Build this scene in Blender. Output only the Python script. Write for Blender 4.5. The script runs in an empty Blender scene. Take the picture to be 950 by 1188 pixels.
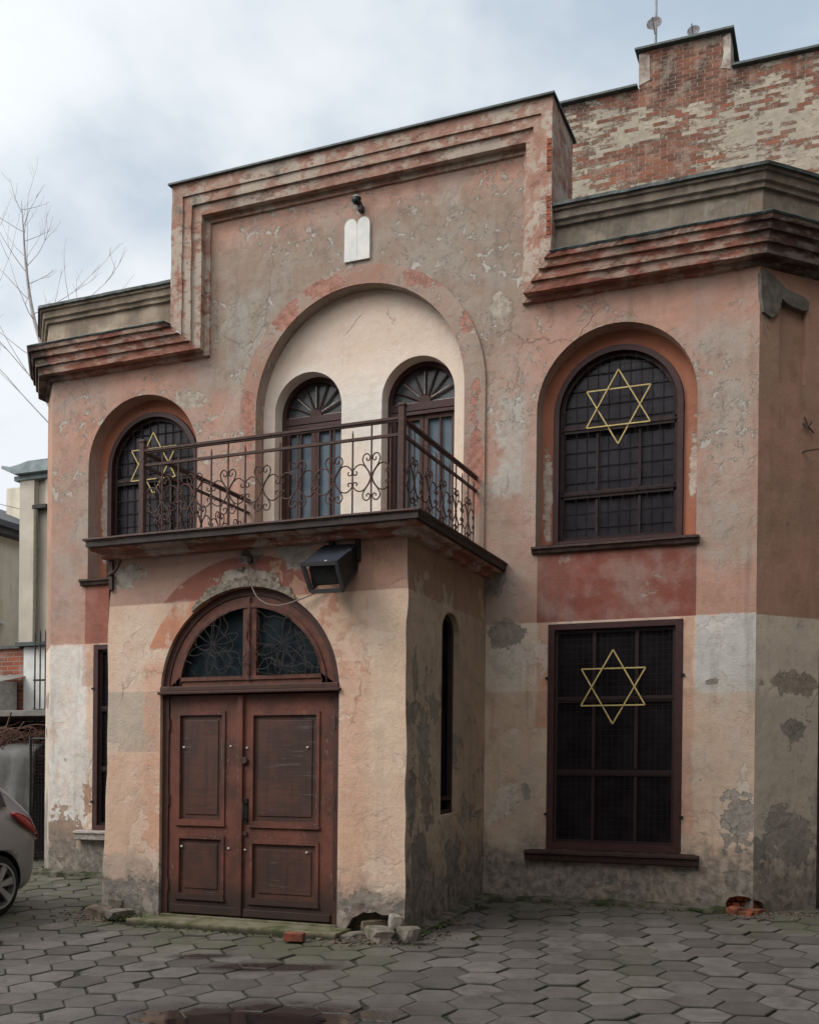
import bpy, bmesh, math, random
from math import sin, cos, pi, radians, sqrt
from mathutils import Vector, Matrix, noise as mnoise
from mathutils.geometry import tessellate_polygon
random.seed(7)
S = bpy.context.scene
COL = S.collection

# ------------------------------------------------------------------ camera
F_ = Vector((-0.38230421, 0.92402633, -0.00433945)); R_ = Vector((0.92396676, 0.38232884, 0.01049206))
U_ = R_.cross(F_).normalized()
cam = bpy.data.cameras.new('camera'); co = bpy.data.objects.new('camera', cam); COL.objects.link(co)
m = Matrix.Identity(4)
for i in range(3): m[i][0] = R_[i]; m[i][1] = U_[i]; m[i][2] = -F_[i]; m[i][3] = (0, -10.5098, 1.23)[i]
co.matrix_world = m
cam.sensor_fit = 'HORIZONTAL'; cam.sensor_width = 36; cam.lens = 1243.2/950*36
cam.shift_y = 314.2/950; cam.clip_end = 600; cam.clip_start = .1
S.camera = co

# ------------------------------------------------------------------ node helper
class N:
    def __init__(s, nt, k): s.nt = nt; s.k = k
    def _m(s, op, *a, clamp=False):
        n = s.nt.nodes.new('ShaderNodeMath'); n.operation = op; n.use_clamp = clamp
        for i, v in enumerate(a):
            if isinstance(v, N): s.nt.links.new(v.k, n.inputs[i])
            else: n.inputs[i].default_value = v
        return N(s.nt, n.outputs[0])
    def __add__(s, o): return s._m('ADD', s, o)
    __radd__ = __add__
    def __sub__(s, o): return s._m('SUBTRACT', s, o)
    def __rsub__(s, o): return s._m('SUBTRACT', o, s)
    def __mul__(s, o): return s._m('MULTIPLY', s, o)
    __rmul__ = __mul__
    def __truediv__(s, o): return s._m('DIVIDE', s, o)
    def mx(s, o): return s._m('MAXIMUM', s, o)
    def mn(s, o): return s._m('MINIMUM', s, o)
    def ab(s): return s._m('ABSOLUTE', s)
    def pw(s, o): return s._m('POWER', s, o)
    def fl(s): return s._m('FLOOR', s)
    def sq(s): return s._m('SQRT', s)
    def sn(s): return s._m('SINE', s)
    def cl(s): return s._m('ADD', s, 0.0, clamp=True)
def st(x, lo, hi):                       # smoothstep lo->hi (either order)
    n = x.nt.nodes.new('ShaderNodeMapRange'); n.interpolation_type = 'SMOOTHSTEP'
    a, b, c, d = (lo, hi, 0, 1) if lo < hi else (hi, lo, 1, 0)
    x.nt.links.new(x.k, n.inputs[0])
    n.inputs[1].default_value = a; n.inputs[2].default_value = b; n.inputs[3].default_value = c; n.inputs[4].default_value = d
    return N(x.nt, n.outputs[0])
def tex(P, sc, det=4, rough=.55, kind='n', out=0, dist=0):
    n = P.nt.nodes.new('ShaderNodeTexNoise'); n.inputs['Scale'].default_value = sc
    n.inputs['Detail'].default_value = det; n.inputs['Roughness'].default_value = rough
    n.inputs['Distortion'].default_value = dist
    P.nt.links.new(P.k, n.inputs['Vector']); return N(P.nt, n.outputs[out])
def voro(P, sc, feat='DISTANCE_TO_EDGE'):
    n = P.nt.nodes.new('ShaderNodeTexVoronoi'); n.feature = feat; n.inputs['Scale'].default_value = sc
    P.nt.links.new(P.k, n.inputs['Vector']); return N(P.nt, n.outputs['Distance'])
def vec(nt, x, y, z):
    n = nt.nodes.new('ShaderNodeCombineXYZ')
    for i, v in enumerate((x, y, z)):
        if isinstance(v, N): nt.links.new(v.k, n.inputs[i])
        else: n.inputs[i].default_value = v
    return N(nt, n.outputs[0])
def vop(P, op, o):
    n = P.nt.nodes.new('ShaderNodeVectorMath'); n.operation = op; P.nt.links.new(P.k, n.inputs[0])
    if isinstance(o, N): P.nt.links.new(o.k, n.inputs[1])
    else: n.inputs[1].default_value = o
    return N(P.nt, n.outputs[0])
def mix(nt, f, a, b, mode='MIX'):
    n = nt.nodes.new('ShaderNodeMix'); n.data_type = 'RGBA'; n.blend_type = mode; n.clamp_factor = True
    for k, v in ((0, f), (6, a), (7, b)):
        if isinstance(v, N): nt.links.new(v.k, n.inputs[k])
        elif k: n.inputs[k].default_value = (*v, 1)
        else: n.inputs[0].default_value = v
    return N(nt, n.outputs[2])
def rgb(h):                              # '#rrggbb' -> linear
    v = [int(h[i:i+2], 16)/255 for i in (1, 3, 5)]
    return tuple(c/12.92 if c <= .04045 else ((c+.055)/1.055)**2.4 for c in v)
class Mat:
    def __init__(s, name):
        s.m = bpy.data.materials.new(name); s.m.use_nodes = True; s.nt = s.m.node_tree
        s.b = s.nt.nodes['Principled BSDF']
        g = s.nt.nodes.new('ShaderNodeNewGeometry'); s.P = N(s.nt, g.outputs['Position']); s.G = g
        x = s.nt.nodes.new('ShaderNodeSeparateXYZ'); s.nt.links.new(g.outputs['Position'], x.inputs[0])
        s.x, s.y, s.z = (N(s.nt, x.outputs[i]) for i in range(3))
    def obj(s):                          # switch to object coordinates
        t = s.nt.nodes.new('ShaderNodeTexCoord'); s.P = N(s.nt, t.outputs['Object'])
        x = s.nt.nodes.new('ShaderNodeSeparateXYZ'); s.nt.links.new(s.P.k, x.inputs[0])
        s.x, s.y, s.z = (N(s.nt, x.outputs[i]) for i in range(3))
    def set(s, inp, v):
        if isinstance(v, N): s.nt.links.new(v.k, s.b.inputs[inp])
        elif isinstance(v, tuple): s.b.inputs[inp].default_value = (*v, 1)
        else: s.b.inputs[inp].default_value = v
    def bump(s, h, strength=.5, dist=.01):
        n = s.nt.nodes.new('ShaderNodeBump'); n.inputs['Strength'].default_value = strength; n.inputs['Distance'].default_value = dist
        s.nt.links.new(h.k, n.inputs['Height']); s.nt.links.new(n.outputs[0], s.b.inputs['Normal'])
    def done(s, col, rough=.85, h=None, strength=.5, dist=.01, spec=.3, metal=0.0):
        s.set('Base Color', col); s.set('Roughness', rough); s.set('Specular IOR Level', spec); s.set('Metallic', metal)
        if h is not None: s.bump(h, strength, dist)
        return s.m

# ------------------------------------------------------------------ world + sun
SUN_EL, SUN_AZ = 44, 228        # azimuth measured clockwise from +Y: light comes from the left front
w = bpy.data.worlds.new('World'); S.world = w; w.use_nodes = True; nt = w.node_tree; nt.nodes.clear()
out = nt.nodes.new('ShaderNodeOutputWorld'); bg = nt.nodes.new('ShaderNodeBackground'); nt.links.new(bg.outputs[0], out.inputs[0])
sky = nt.nodes.new('ShaderNodeTexSky'); sky.sky_type = 'NISHITA'; sky.sun_disc = False
sky.sun_elevation = radians(SUN_EL); sky.sun_rotation = radians(SUN_AZ); sky.dust_density = 2
tc = nt.nodes.new('ShaderNodeTexCoord'); D = N(nt, tc.outputs['Generated'])
sx = nt.nodes.new('ShaderNodeSeparateXYZ'); nt.links.new(D.k, sx.inputs[0])
dx, dy, dz = (N(nt, sx.outputs[i]) for i in range(3))
q = vec(nt, dx/(dz.mx(0)+.35), dy/(dz.mx(0)+.35), dz*.5)
n1 = tex(vop(q, 'ADD', (3.1, 1.7, 0)), 1.5, 6, .52, dist=.25); n2 = tex(vop(q, 'ADD', (9.2, 5.1, 2)), 2.6, 5, .55, dist=.2)
side = st(dx*-1.0 + dz*.12, .05, .72)                       # cloud deck is thinner and brighter over the west (left)
t = (n1*.80+n2*.42 + side*.16)
cloud = mix(nt, st(t, .56, .76), (3.45, 4.15, 4.9), (6.35, 6.65, 6.9))
back = st(dy*-.8+dx*-.5+dz*.35, -.2, .95)                   # bright veil round the hidden sun
cloud = mix(nt, back, cloud, (17.5, 17.2, 16.8))
colr = mix(nt, .93, N(nt, sky.outputs[0]), cloud)
nt.links.new(colr.k, bg.inputs[0]); bg.inputs[1].default_value = .1
sun = bpy.data.lights.new('sun', 'SUN'); sun.energy = 1.25; sun.angle = radians(22); sun.color = (1, .96, .9)
so = bpy.data.objects.new('sun', sun); COL.objects.link(so)
a = radians(SUN_AZ); e = radians(SUN_EL)
so.rotation_euler = Vector((sin(a)*cos(e), cos(a)*cos(e), sin(e))).to_track_quat('Z', 'Y').to_euler()
S.view_settings.view_transform = 'Standard'; S.view_settings.look = 'None'; S.view_settings.gamma = 1
S.view_settings.exposure = 0.52

# ------------------------------------------------------------------ mesh helpers
def tag(o, label=None, cat=None, group=None, kind=None):
    for k, v in (('label', label), ('category', cat), ('group', group), ('kind', kind)):
        if v: o[k] = v
    return o
ORG = {}
def thing(name, loc, label, cat, group=None):
    o = bpy.data.objects.new(name, None); COL.objects.link(o); o.location = loc; o.empty_display_size = .2
    tag(o, label, cat, group); ORG[o.name] = Vector(loc); return o
def org(o):
    while o is not None:
        if o.name in ORG: return ORG[o.name]
        o = o.parent
    return Vector((0, 0, 0))
class MB:
    def __init__(s): s.b = bmesh.new()
    def face(s, pts):
        try: return s.b.faces.new([s.b.verts.new(p) for p in pts])
        except ValueError: return None
    def box(s, x0, x1, y0, y1, z0, z1, bev=0, rot=None, piv=None):
        b2 = bmesh.new(); bmesh.ops.create_cube(b2, size=1)
        for v in b2.verts:
            v.co = Vector(((x0+x1)/2+v.co.x*abs(x1-x0), (y0+y1)/2+v.co.y*abs(y1-y0), (z0+z1)/2+v.co.z*abs(z1-z0)))
        if bev: bmesh.ops.bevel(b2, geom=b2.edges[:], offset=bev, segments=2, affect='EDGES', profile=.6)
        if rot is not None:
            c = Vector(piv if piv else ((x0+x1)/2, (y0+y1)/2, (z0+z1)/2)); bmesh.ops.transform(b2, matrix=Matrix.Translation(c) @ rot.to_4x4() @ Matrix.Translation(-c), verts=b2.verts)
        s.join(b2); return s
    def join(s, b2):
        mp = {v: s.b.verts.new(v.co) for v in b2.verts}
        for f in b2.faces:
            try: s.b.faces.new([mp[v] for v in f.verts])
            except ValueError: pass
        b2.free()
    def tube(s, pts, r, n=6, closed=False, r2=None, cap=True):
        pts = [Vector(p) for p in pts]; rings = []; L = len(pts); up = None
        for i, p in enumerate(pts):
            if closed: t = pts[(i+1) % L]-pts[i-1]
            else: t = pts[min(i+1, L-1)]-pts[max(i-1, 0)]
            if t.length < 1e-9: t = Vector((0, 0, 1))
            t.normalize()
            if up is None: up = t.orthogonal().normalized()
            else:
                up = up-t*up.dot(t)
                up = up.normalized() if up.length > 1e-6 else t.orthogonal().normalized()
            sd = t.cross(up); rr = r if r2 is None else r+(r2-r)*i/max(1, L-1)
            rings.append([s.b.verts.new(p+up*cos(2*pi*k/n)*rr+sd*sin(2*pi*k/n)*rr) for k in range(n)])
        for i in range(L if closed else L-1):
            A, B = rings[i], rings[(i+1) % L]
            for k in range(n):
                s.b.faces.new((A[k], A[(k+1) % n], B[(k+1) % n], B[k]))
        if not closed and cap: s.b.faces.new(rings[0][::-1]); s.b.faces.new(rings[-1])
        return s
    def bar(s, p, q_, w, d=None, up=(0, 0, 1)):        # rectangular bar from p to q
        p = Vector(p); q_ = Vector(q_); d = d or w; t = (q_-p).normalized(); u = Vector(up)
        if abs(t.dot(u)) > .95: u = Vector((0, 1, 0))
        a_ = t.cross(u).normalized(); b_ = a_.cross(t).normalized()
        c = [[s.b.verts.new(P+a_*(i*w/2)+b_*(j*d/2)) for i, j in ((-1, -1), (1, -1), (1, 1), (-1, 1))] for P in (p, q_)]
        for k in range(4): s.b.faces.new((c[0][k], c[0][(k+1) % 4], c[1][(k+1) % 4], c[1][k]))
        s.b.faces.new(c[0][::-1]); s.b.faces.new(c[1]); return s
    def prism(s, poly, fn, d0, d1):                    # extrude polygon (u,v) between depths
        A = [s.b.verts.new(fn(u, v, d0)) for u, v in poly]; B = [s.b.verts.new(fn(u, v, d1)) for u, v in poly]
        n = len(poly)
        for t3 in tessellate_polygon([[Vector((u, v, 0)) for u, v in poly]]):
            s.b.faces.new([A[i] for i in t3]); s.b.faces.new([B[i] for i in t3][::-1])
        for i in range(n): s.b.faces.new((A[i], A[(i+1) % n], B[(i+1) % n], B[i]))
        return s
    def panel(s, outline, holes, fn, depth=0.0, reveals=None):
        loops = [outline]+holes; flat = [p for l in loops for p in l]
        vs = [s.b.verts.new(fn(u, v, 0)) for u, v in flat]
        for t3 in tessellate_polygon([[Vector((u, v, 0)) for u, v in l] for l in loops]):
            try: s.b.faces.new([vs[i] for i in t3])
            except ValueError: pass
        k = len(outline)
        for hi, h in enumerate(holes):
            dd = reveals[hi] if reveals else 0
            if dd:
                B = [s.b.verts.new(fn(u, v, dd)) for u, v in h]; n = len(h)
                for i in range(n): s.b.faces.new((vs[k+i], vs[k+(i+1) % n], B[(i+1) % n], B[i]))
            k += len(h)
        return s
    def ring(s, outer, inner, fn, d0, d1):             # closed loops of equal length -> solid frame
        n = len(outer)
        L = [[s.b.verts.new(fn(u, v, d)) for u, v in lp] for lp in (outer, inner) for d in (d0, d1)]
        O0, O1, I0, I1 = L
        for i in range(n):
            j = (i+1) % n
            s.b.faces.new((O0[i], O0[j], I0[j], I0[i])); s.b.faces.new((O1[i], I1[i], I1[j], O1[j]))
            s.b.faces.new((O0[i], O1[i], O1[j], O0[j])); s.b.faces.new((I0[i], I0[j], I1[j], I1[i]))
        return s
    def build(s, name, mat, parent=None, smooth=False, weld=0, label=None):
        if weld: bmesh.ops.remove_doubles(s.b, verts=s.b.verts, dist=weld)
        bmesh.ops.recalc_face_normals(s.b, faces=s.b.faces)
        me = bpy.data.meshes.new(name)
        o_ = org(parent)
        if o_.length: bmesh.ops.translate(s.b, vec=-o_, verts=s.b.verts)
        s.b.to_mesh(me); s.b.free()
        if smooth:
            for p in me.polygons: p.use_smooth = True
        o = bpy.data.objects.new(name, me); COL.objects.link(o)
        for m_ in (mat if isinstance(mat, (list, tuple)) else [mat]): me.materials.append(m_)
        if parent: o.parent = parent
        if label: o['label'] = label
        return o
def arch(cx, w_, z0, zs, n=28, ry=None):               # closed loop: jambs + round head; starts bottom-left, goes anticlockwise
    ry = ry or w_
    return [(cx-w_, z0), (cx+w_, z0)]+[(cx+w_*cos(pi*i/n), zs+ry*sin(pi*i/n)) for i in range(n+1)]
def rect(x0, x1, z0, z1): return [(x0, z0), (x1, z0), (x1, z1), (x0, z1)]
FR = lambda y0: (lambda u, v, d: (u, y0+d, v))         # front facing plane at y0, depth goes inwards (+y)
def jig(v, k=0, a=.008): return a*mnoise.noise(Vector((v*3.1, k*7.7, .3)))*2
def rock(mb, c, r, sq=(1, 1, .7), seed=0, sub=2):
    b2 = bmesh.new(); bmesh.ops.create_icosphere(b2, subdivisions=sub, radius=1)
    rz = Matrix.Rotation(seed*1.7, 3, 'Z')
    for v in b2.verts:
        n_ = v.co.copy(); k = 1+.38*mnoise.noise(n_*1.3+Vector((seed*3.3, 1, 2)))+.12*mnoise.noise(n_*4+Vector((seed, 5, 2)))
        kx = .06*mnoise.noise(n_*7+Vector((seed, 1, 9))); p = Vector((max(-.74, min(.70, n_.x*k))+kx, max(-.7, min(.7, n_.y*k))+kx, max(-.6, min(.62+.2*n_.x*sin(seed), n_.z*k))+kx))
        p = rz @ Vector((p.x*sq[0], p.y*sq[1], p.z*sq[2])); v.co = Vector(c)+p*r
    mb.join(b2)

# ------------------------------------------------------------------ materials
def plaster(name, base, base2, patches=(), blobs=(), rings=(), flake=0.0, flakecol=(.5, .47, .43), stain=.5, axis='x',
            grey=.0, moss=.6, under=(.26, .235, .21), bumpk=.8, ground=0.0, low=.45, stripes=0.0, cracks=.3, flakez=-9, layers=()):
    M = Mat(name); nt = M.nt; u = M.x if axis == 'x' else M.y; z = M.z; P = M.P
    nA = tex(P, .9, 5, .6); nB = tex(P, 3.2, 7, .62); nC = tex(P, 13, 6, .6); nD = tex(P, 60, 4, .6)
    wob = (nB-.5); wob2 = (nC-.5)
    col = mix(nt, st(nA, .35, .68), base, base2)
    for (c, x0, x1, z0, z1, soft, wb, op) in patches:
        uu = u+wob*wb+wob2*(wb*.35); zz = z+wob2*(wb*.7)+wob*(wb*.5)
        mk = st(uu, x0-soft, x0+soft)*st(uu, x1+soft, x1-soft)*st(zz, z0-soft, z0+soft)*st(zz, z1+soft, z1-soft)
        if op < 1: mk = mk*(op*(.45+st(nC*.5+nB*.5, .38, .6)*.55)) if op > 0 else mk
        col = mix(nt, mk, col, c)
    for (c, cx, cz, r0, r1, zmin, zmax, op, xa, xb) in rings:
        dx_ = u-cx; dz_ = z-cz; r = (dx_*dx_+dz_*dz_).sq()+wob*.03
        mk = st(r, r0-.008, r0+.008)*st(r, r1+.008, r1-.008)*st(z+wob*.08, zmin-.02, zmin+.02)*st(z+wob*.02, zmax+.01, zmax-.01)*st(u+wob*.1, xa-.03, xa+.03)*st(u+wob*.1, xb+.03, xb-.03)
        if op < 1: mk = mk*st(nB*.6+nC*.4, .62-op*.35, .70-op*.2)
        col = mix(nt, mk, col, c)
    lay = None
    for (c, sc, th_, off, zlo, zhi, op) in layers:
        lm = tex(vop(P, 'ADD', (off, off*.7, off*1.3)), sc, 9, .68, dist=.35)
        mk = st(lm, th_, th_+.018)*st(z+wob*.25, zlo-.02, zlo+.02)*st(z+wob*.25, zhi+.02, zhi-.02)
        ed = st(lm, th_-.016, th_-.002)-st(lm, th_+.002, th_+.02)
        col = mix(nt, mk*op, col, c); col = mix(nt, ed.mx(0)*.08*op, col, (.10, .085, .07))
        lay = mk*op if lay is None else lay+mk*op
    # weathering: broad grey wash, drips, speckled flaking
    if grey: col = mix(nt, st(nA*.5+nB*.5, .44, .60)*grey, col, (.30, .285, .26))
    drip = tex(vec(nt, u*6, 0.0, z*.55), 1.0, 5, .6)
    col = mix(nt, st(drip, .54, .74)*(.36*stain), col, (.13, .115, .10))
    mot = tex(vop(P, 'ADD', (8, 1, 3)), 5.5, 8, .7)
    col = mix(nt, st(mot, .50, .64)*(.30*stain+.08), col, mix(nt, 1.0, col, (.66, .64, .62), 'MULTIPLY'))
    col = mix(nt, st(nB, .60, .40)*(.30*stain), col, mix(nt, 1.0, col, (.62, .60, .58), 'MULTIPLY'))
    col = mix(nt, st(nC, .42, .62)*.16, col, mix(nt, 1.0, col, (1.25, 1.22, 1.18), 'MULTIPLY'))
    hgt = nC*.45+nD*.25+nB*.6
    peel = None
    if flake:
        f1 = tex(P, 8.5, 9, .72, dist=.5); f2 = tex(vop(P, 'ADD', (5, 3, 9)), 1.4, 4, .6)
        fk = st(f1, .650-flake*.12, .675-flake*.12)*st(f2, .42, .55)
        if flakez > -9: fk = fk*st(z+wob*.6, flakez-.3, flakez+.3)
        col = mix(nt, fk, col, mix(nt, nC, flakecol, (.40, .37, .33))); peel = fk
    # small peeled chips anywhere
    c1 = tex(vop(P, 'ADD', (2, 7, 1)), 9, 8, .7, dist=.4)
    ck = st(c1, .725, .737)
    col = mix(nt, ck*.7, col, under); peel = ck if peel is None else peel.mx(ck)
    edge = None
    for (cx, cz, rx, rz, c) in blobs:
        a_ = (u-cx)/rx; b_ = (z-cz)/rz; r = (a_*a_+b_*b_).sq()+wob*2.6+wob2*2.0+(nD-.5)*.5
        mk = st(r, 1.02, .96); ed = st(r, 1.16, 1.03)
        col = mix(nt, ed*.25, col, (.48, .43, .38))
        col = mix(nt, mk*.88, col, mix(nt, st(nC*.6+nD*.4, .38, .62), tuple(v*1.25+.02 for v in c), tuple(v*.72 for v in c)))
        peel = peel.mx(mk)
    # hairline cracks
    if cracks:
        W = vop(P, 'ADD', vop(tex(P, 2.2, 5, .6, out=1), 'SCALE', (0, 0, 0)))
        W.nt.nodes[-1]
        wv = vec(nt, u*1.2+wob*.45+wob2*.10, 0.0, z*.6+nA*.4+wob*.2+wob2*.08)
        cr = st(voro(wv, .8), .0055, .0015)*st(tex(vop(P, 'ADD', (1, 4, 4)), 1.1, 2), .55, .63)
        col = mix(nt, cr*cracks, col, (.07, .06, .05)); hgt = hgt-cr*.3
    # damp, moss and splash, plus painted contact shade, at the foot of the wall
    zz = z-ground+wob*.9+wob2*.3
    col = mix(nt, st(zz, low+.12, low*.5)*.8, col, mix(nt, st(nC, .35, .65), (.10, .09, .08), (.24, .215, .19)))
    col = mix(nt, st(zz, low*.5, 0.0)*st(nB, .42, .58)*moss, col, mix(nt, nC, (.035, .045, .02), (.10, .105, .06)))
    if lay is not None: hgt = hgt-lay*.35
    hgt = hgt-peel*.7
    return M.done(col, .93, hgt, bumpk, .02, spec=.15)

SALM = (.455, .268, .208); SALM2 = (.395, .26, .208); RED = (.24, .083, .062); RED2 = (.29, .11, .082)
CREAM = (.66, .495, .39); BEIGE = (.54, .41, .315); WHT = (.70, .69, .665)
facade_m = plaster('facade_plaster', SALM, SALM2, patches=[
    (CREAM, -9.4, -.5, -.6, 2.815, .004, .012, 1),
    (BEIGE, -3.62, -.5, -.6, 2.12, .01, .03, 1),
    ((.62, .56, .48), -3.6, -2.96, 2.12, 2.81, .02, .05, .8),
    ((.52, .51, .49), -1.40, -.5, 2.07, 2.81, .008, .12, 1),
    ((.47, .41, .34), -1.44, -.5, 1.9, 2.2, .05, .3, .5),
    (WHT, -9.4, -8.58, .62, 2.81, .03, .30, .97),
    ((.46, .20, .13), -2.97, -2.83, 1.75, 2.82, .02, .05, .7),
    ((.46, .20, .13), -2.96, -2.84, .55, .95, .02, .06, .55),
    ((.46, .21, .14), -1.56, -1.42, .7, 2.81, .02, .10, .6),
    (RED, -2.975, -1.405, 2.812, 3.50, .004, .006, 1),
    (RED2, -8.63, -6.9, 2.812, 3.55, .004, .006, 1), ((.045, .055, .026), -8.66, -6.4, -.2, .46, .04, .25, .95),
    ((.42, .20, .13), -8.66, -8.4, 2.3, 2.82, .02, .1, .6),
    ((.50, .485, .45), -3.42, -3.12, 4.15, 5.15, .05, .55, .95),
    ((.33, .31, .275), -3.6, -2.9, 2.95, 5.6, .3, .7, .40),
    ((.36, .335, .295), -1.36, -.9, 3.3, 5.6, .1, .35, .6),
    ((.33, .30, .26), -9.2, -8.6, 2.9, 5.2, .2, .5, .35),
    ((.315, .225, .178), -6.95, -3.1, 5.6, 7.35, .18, .7, 1), ((.30, .265, .225), -6.9, -3.1, 6.0, 7.2, .3, .7, .55), ((.36, .345, .30), -6.7, -6.1, 5.3, 6.7, .1, .5, .5),
    ], blobs=[(-3.42, 6.06, .10, .15, (.34, .30, .25)), (-7.14, 5.60, .20, .10, (.33, .29, .24)), (-3.30, 2.72, .17, .15, (.21, .19, .165)),
              (-3.07, 1.1, .05, .09, (.22, .2, .18)), (-1.02, .86, .16, .26, (.22, .20, .18)), (-3.40, 3.3, .10, .22, (.20, .18, .16)),
              (-8.95, .52, .26, .26, (.26, .17, .115)), (-8.56, .95, .08, .2, (.30, .17, .11)), (-1.25, 2.18, .07, .03, (.2, .17, .14))],
    flake=.85, stain=1.0, moss=.5, grey=.42, low=.62, flakez=4.2, flakecol=(.43, .395, .35), layers=[
    ((.64, .60, .56), 1.7, .60, 3.1, .5, 2.80, .5), ((.54, .37, .28), 2.3, .60, 7.7, .3, 2.8, .4), ((.32, .29, .25), 2.6, .66, 12.3, -.3, 2.7, .75), ((.38, .34, .29), 1.6, .61, 5.9, 2.84, 8, .45), ((.29, .26, .225), 3.6, .69, 31, 2.84, 8, .7),
    ((.22, .20, .175), 2.2, .50, 9.1, -.4, .38, .8)])
porch_m = plaster('porch_front_plaster', CREAM, (.56, .40, .29), patches=[
    (SALM2, -7, -3, 2.845, 4, .004, .012, 1),
    ((.46, .385, .31), -6.7, -6.02, 1.45, 2.02, .01, .03, 1), ((.60, .50, .41), -6.5, -6.1, 2.1, 2.8, .05, .3, .6), ((.33, .32, .29), -6.7, -5.98, -.3, .50, .06, .4, .75), ((.36, .33, .29), -4.2, -3.4, -.3, .35, .06, .3, .6), ((.62, .50, .385), -3.95, -3.55, 1.2, 2.7, .05, .35, .6),
    ((.48, .24, .15), -4.05, -3.6, 2.86, 3.3, .08, .3, .5),
    ((.50, .37, .28), -4.1, -3.4, -.3, 1.25, .02, .04, .5),
    ((.56, .27, .18), -6.2, -5.98, .5, 2.3, .05, .25, .6),
    ((.52, .30, .21), -6.6, -6.0, .1, 1.5, .1, .4, .35),
    ((.52, .28, .19), -4.15, -3.85, .2, 2.6, .05, .25, .5),
    ], rings=[((.27, .11, .085), -5.083, 1.96, .95, 1.27, 2.845, 4, 1, -7, -3), ((.52, .24, .155), -5.083, 1.96, .95, 1.16, 2.42, 2.84, .95, -7, -5.5), ((.46, .23, .165), -5.083, 1.96, 1.12, 1.25, 1.9, 2.84, .35, -4.4, -3), ((.50, .28, .2), -5.083, 1.96, .95, 1.12, 1.5, 2.84, .3, -4.4, -3)],
    blobs=[(-4.62, 3.20, .20, .13, (.27, .25, .22)), (-5.05, 3.03, .36, .075, (.36, .32, .27)), (-5.05, 3.21, .12, .07, (.22, .19, .17)), (-6.44, 3.12, .16, .10, (.34, .31, .27)),
           (-3.95, .02, .20, .10, (.22, .12, .09)), (-6.35, .05, .22, .16, (.25, .24, .21))],
    stain=.5, moss=.85, ground=-.12, low=.42, axis='x', flake=0, layers=[
    ((.66, .54, .44), 1.9, .575, 4.4, -.2, 2.84, .45), ((.55, .37, .28), 2.1, .62, 8.8, 0, 2.84, .40), ((.33, .29, .25), 3.1, .69, 2.2, -.3, 3.3, .7), ((.47, .30, .22), 2.3, .55, 14.1, 2.86, 3.4, .6), ((.20, .19, .165), 2.6, .50, 19, -.4, .25, .8), ((.42, .25, .18), 6, .71, 17, -.3, 2.8, .4)])
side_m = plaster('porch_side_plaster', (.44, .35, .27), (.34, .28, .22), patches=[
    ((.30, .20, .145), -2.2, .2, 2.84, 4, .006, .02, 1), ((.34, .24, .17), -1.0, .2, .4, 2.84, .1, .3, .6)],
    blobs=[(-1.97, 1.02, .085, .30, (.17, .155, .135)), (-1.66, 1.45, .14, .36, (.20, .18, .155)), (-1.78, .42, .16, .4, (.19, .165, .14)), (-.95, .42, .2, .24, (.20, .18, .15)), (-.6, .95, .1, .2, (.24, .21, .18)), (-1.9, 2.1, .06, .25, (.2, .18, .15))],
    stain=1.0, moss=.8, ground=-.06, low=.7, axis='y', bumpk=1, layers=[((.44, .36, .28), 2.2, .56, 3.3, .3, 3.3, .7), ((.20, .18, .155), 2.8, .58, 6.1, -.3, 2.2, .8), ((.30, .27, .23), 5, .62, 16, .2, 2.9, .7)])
chamfer_m = plaster('corner_plaster', (.40, .235, .175), (.32, .215, .165), patches=[
    ((.58, .50, .42), -12, 2, -.6, 2.80, .004, .012, 1), ((.47, .405, .34), -12, 2, -.6, 2.05, .03, .1, .9)],
    blobs=[(.30, 2.15, .2, .10, (.25, .2, .16)), (.30, .70, .2, .26, (.24, .22, .195)), (.36, 1.75, .10, .10, (.2, .18, .16)), (-.05, .55, .12, .2, (.2, .19, .17))],
    stain=.9, moss=.6, low=.6, axis='y', layers=[((.50, .46, .41), 2.4, .58, 3.9, .8, 2.78, .6), ((.26, .24, .21), 2.2, .60, 8.3, -.3, 2.0, .8), ((.27, .22, .18), 2.6, .62, 5.3, 2.84, 8, .6)])
niche_m = plaster('niche_plaster', (.70, .575, .475), (.66, .62, .57), patches=[((.50, .36, .28), -6.4, -3.7, 5.85, 6.7, .15, .3, .5)], stain=.25, moss=0, flake=0, cracks=.35)
ring_m = plaster('archivolt_plaster', (.33, .20, .155), (.34, .27, .22), blobs=[(-4.2, 6.55, .28, .14, (.28, .13, .10)), (-3.72, 6.1, .14, .22, (.31, .145, .108)), (-5.9, 6.35, .2, .2, (.31, .145, .108)), (-6.35, 5.2, .08, .4, (.31, .145, .108)), (-3.64, 4.6, .07, .6, (.30, .135, .10)), (-5.4, 6.6, .3, .1, (.30, .145, .108))], grey=.3, stain=.6, moss=0, flake=.6)
surround_m = plaster('surround_plaster', (.36, .14, .085), (.33, .15, .10), blobs=[(-2.93, 4.1, .05, .4, (.42, .36, .3)), (-1.47, 4.3, .04, .35, (.42, .36, .3)), (-8.5, 4.4, .05, .5, (.40, .35, .3))], stain=.5, moss=0, cracks=0)
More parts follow.
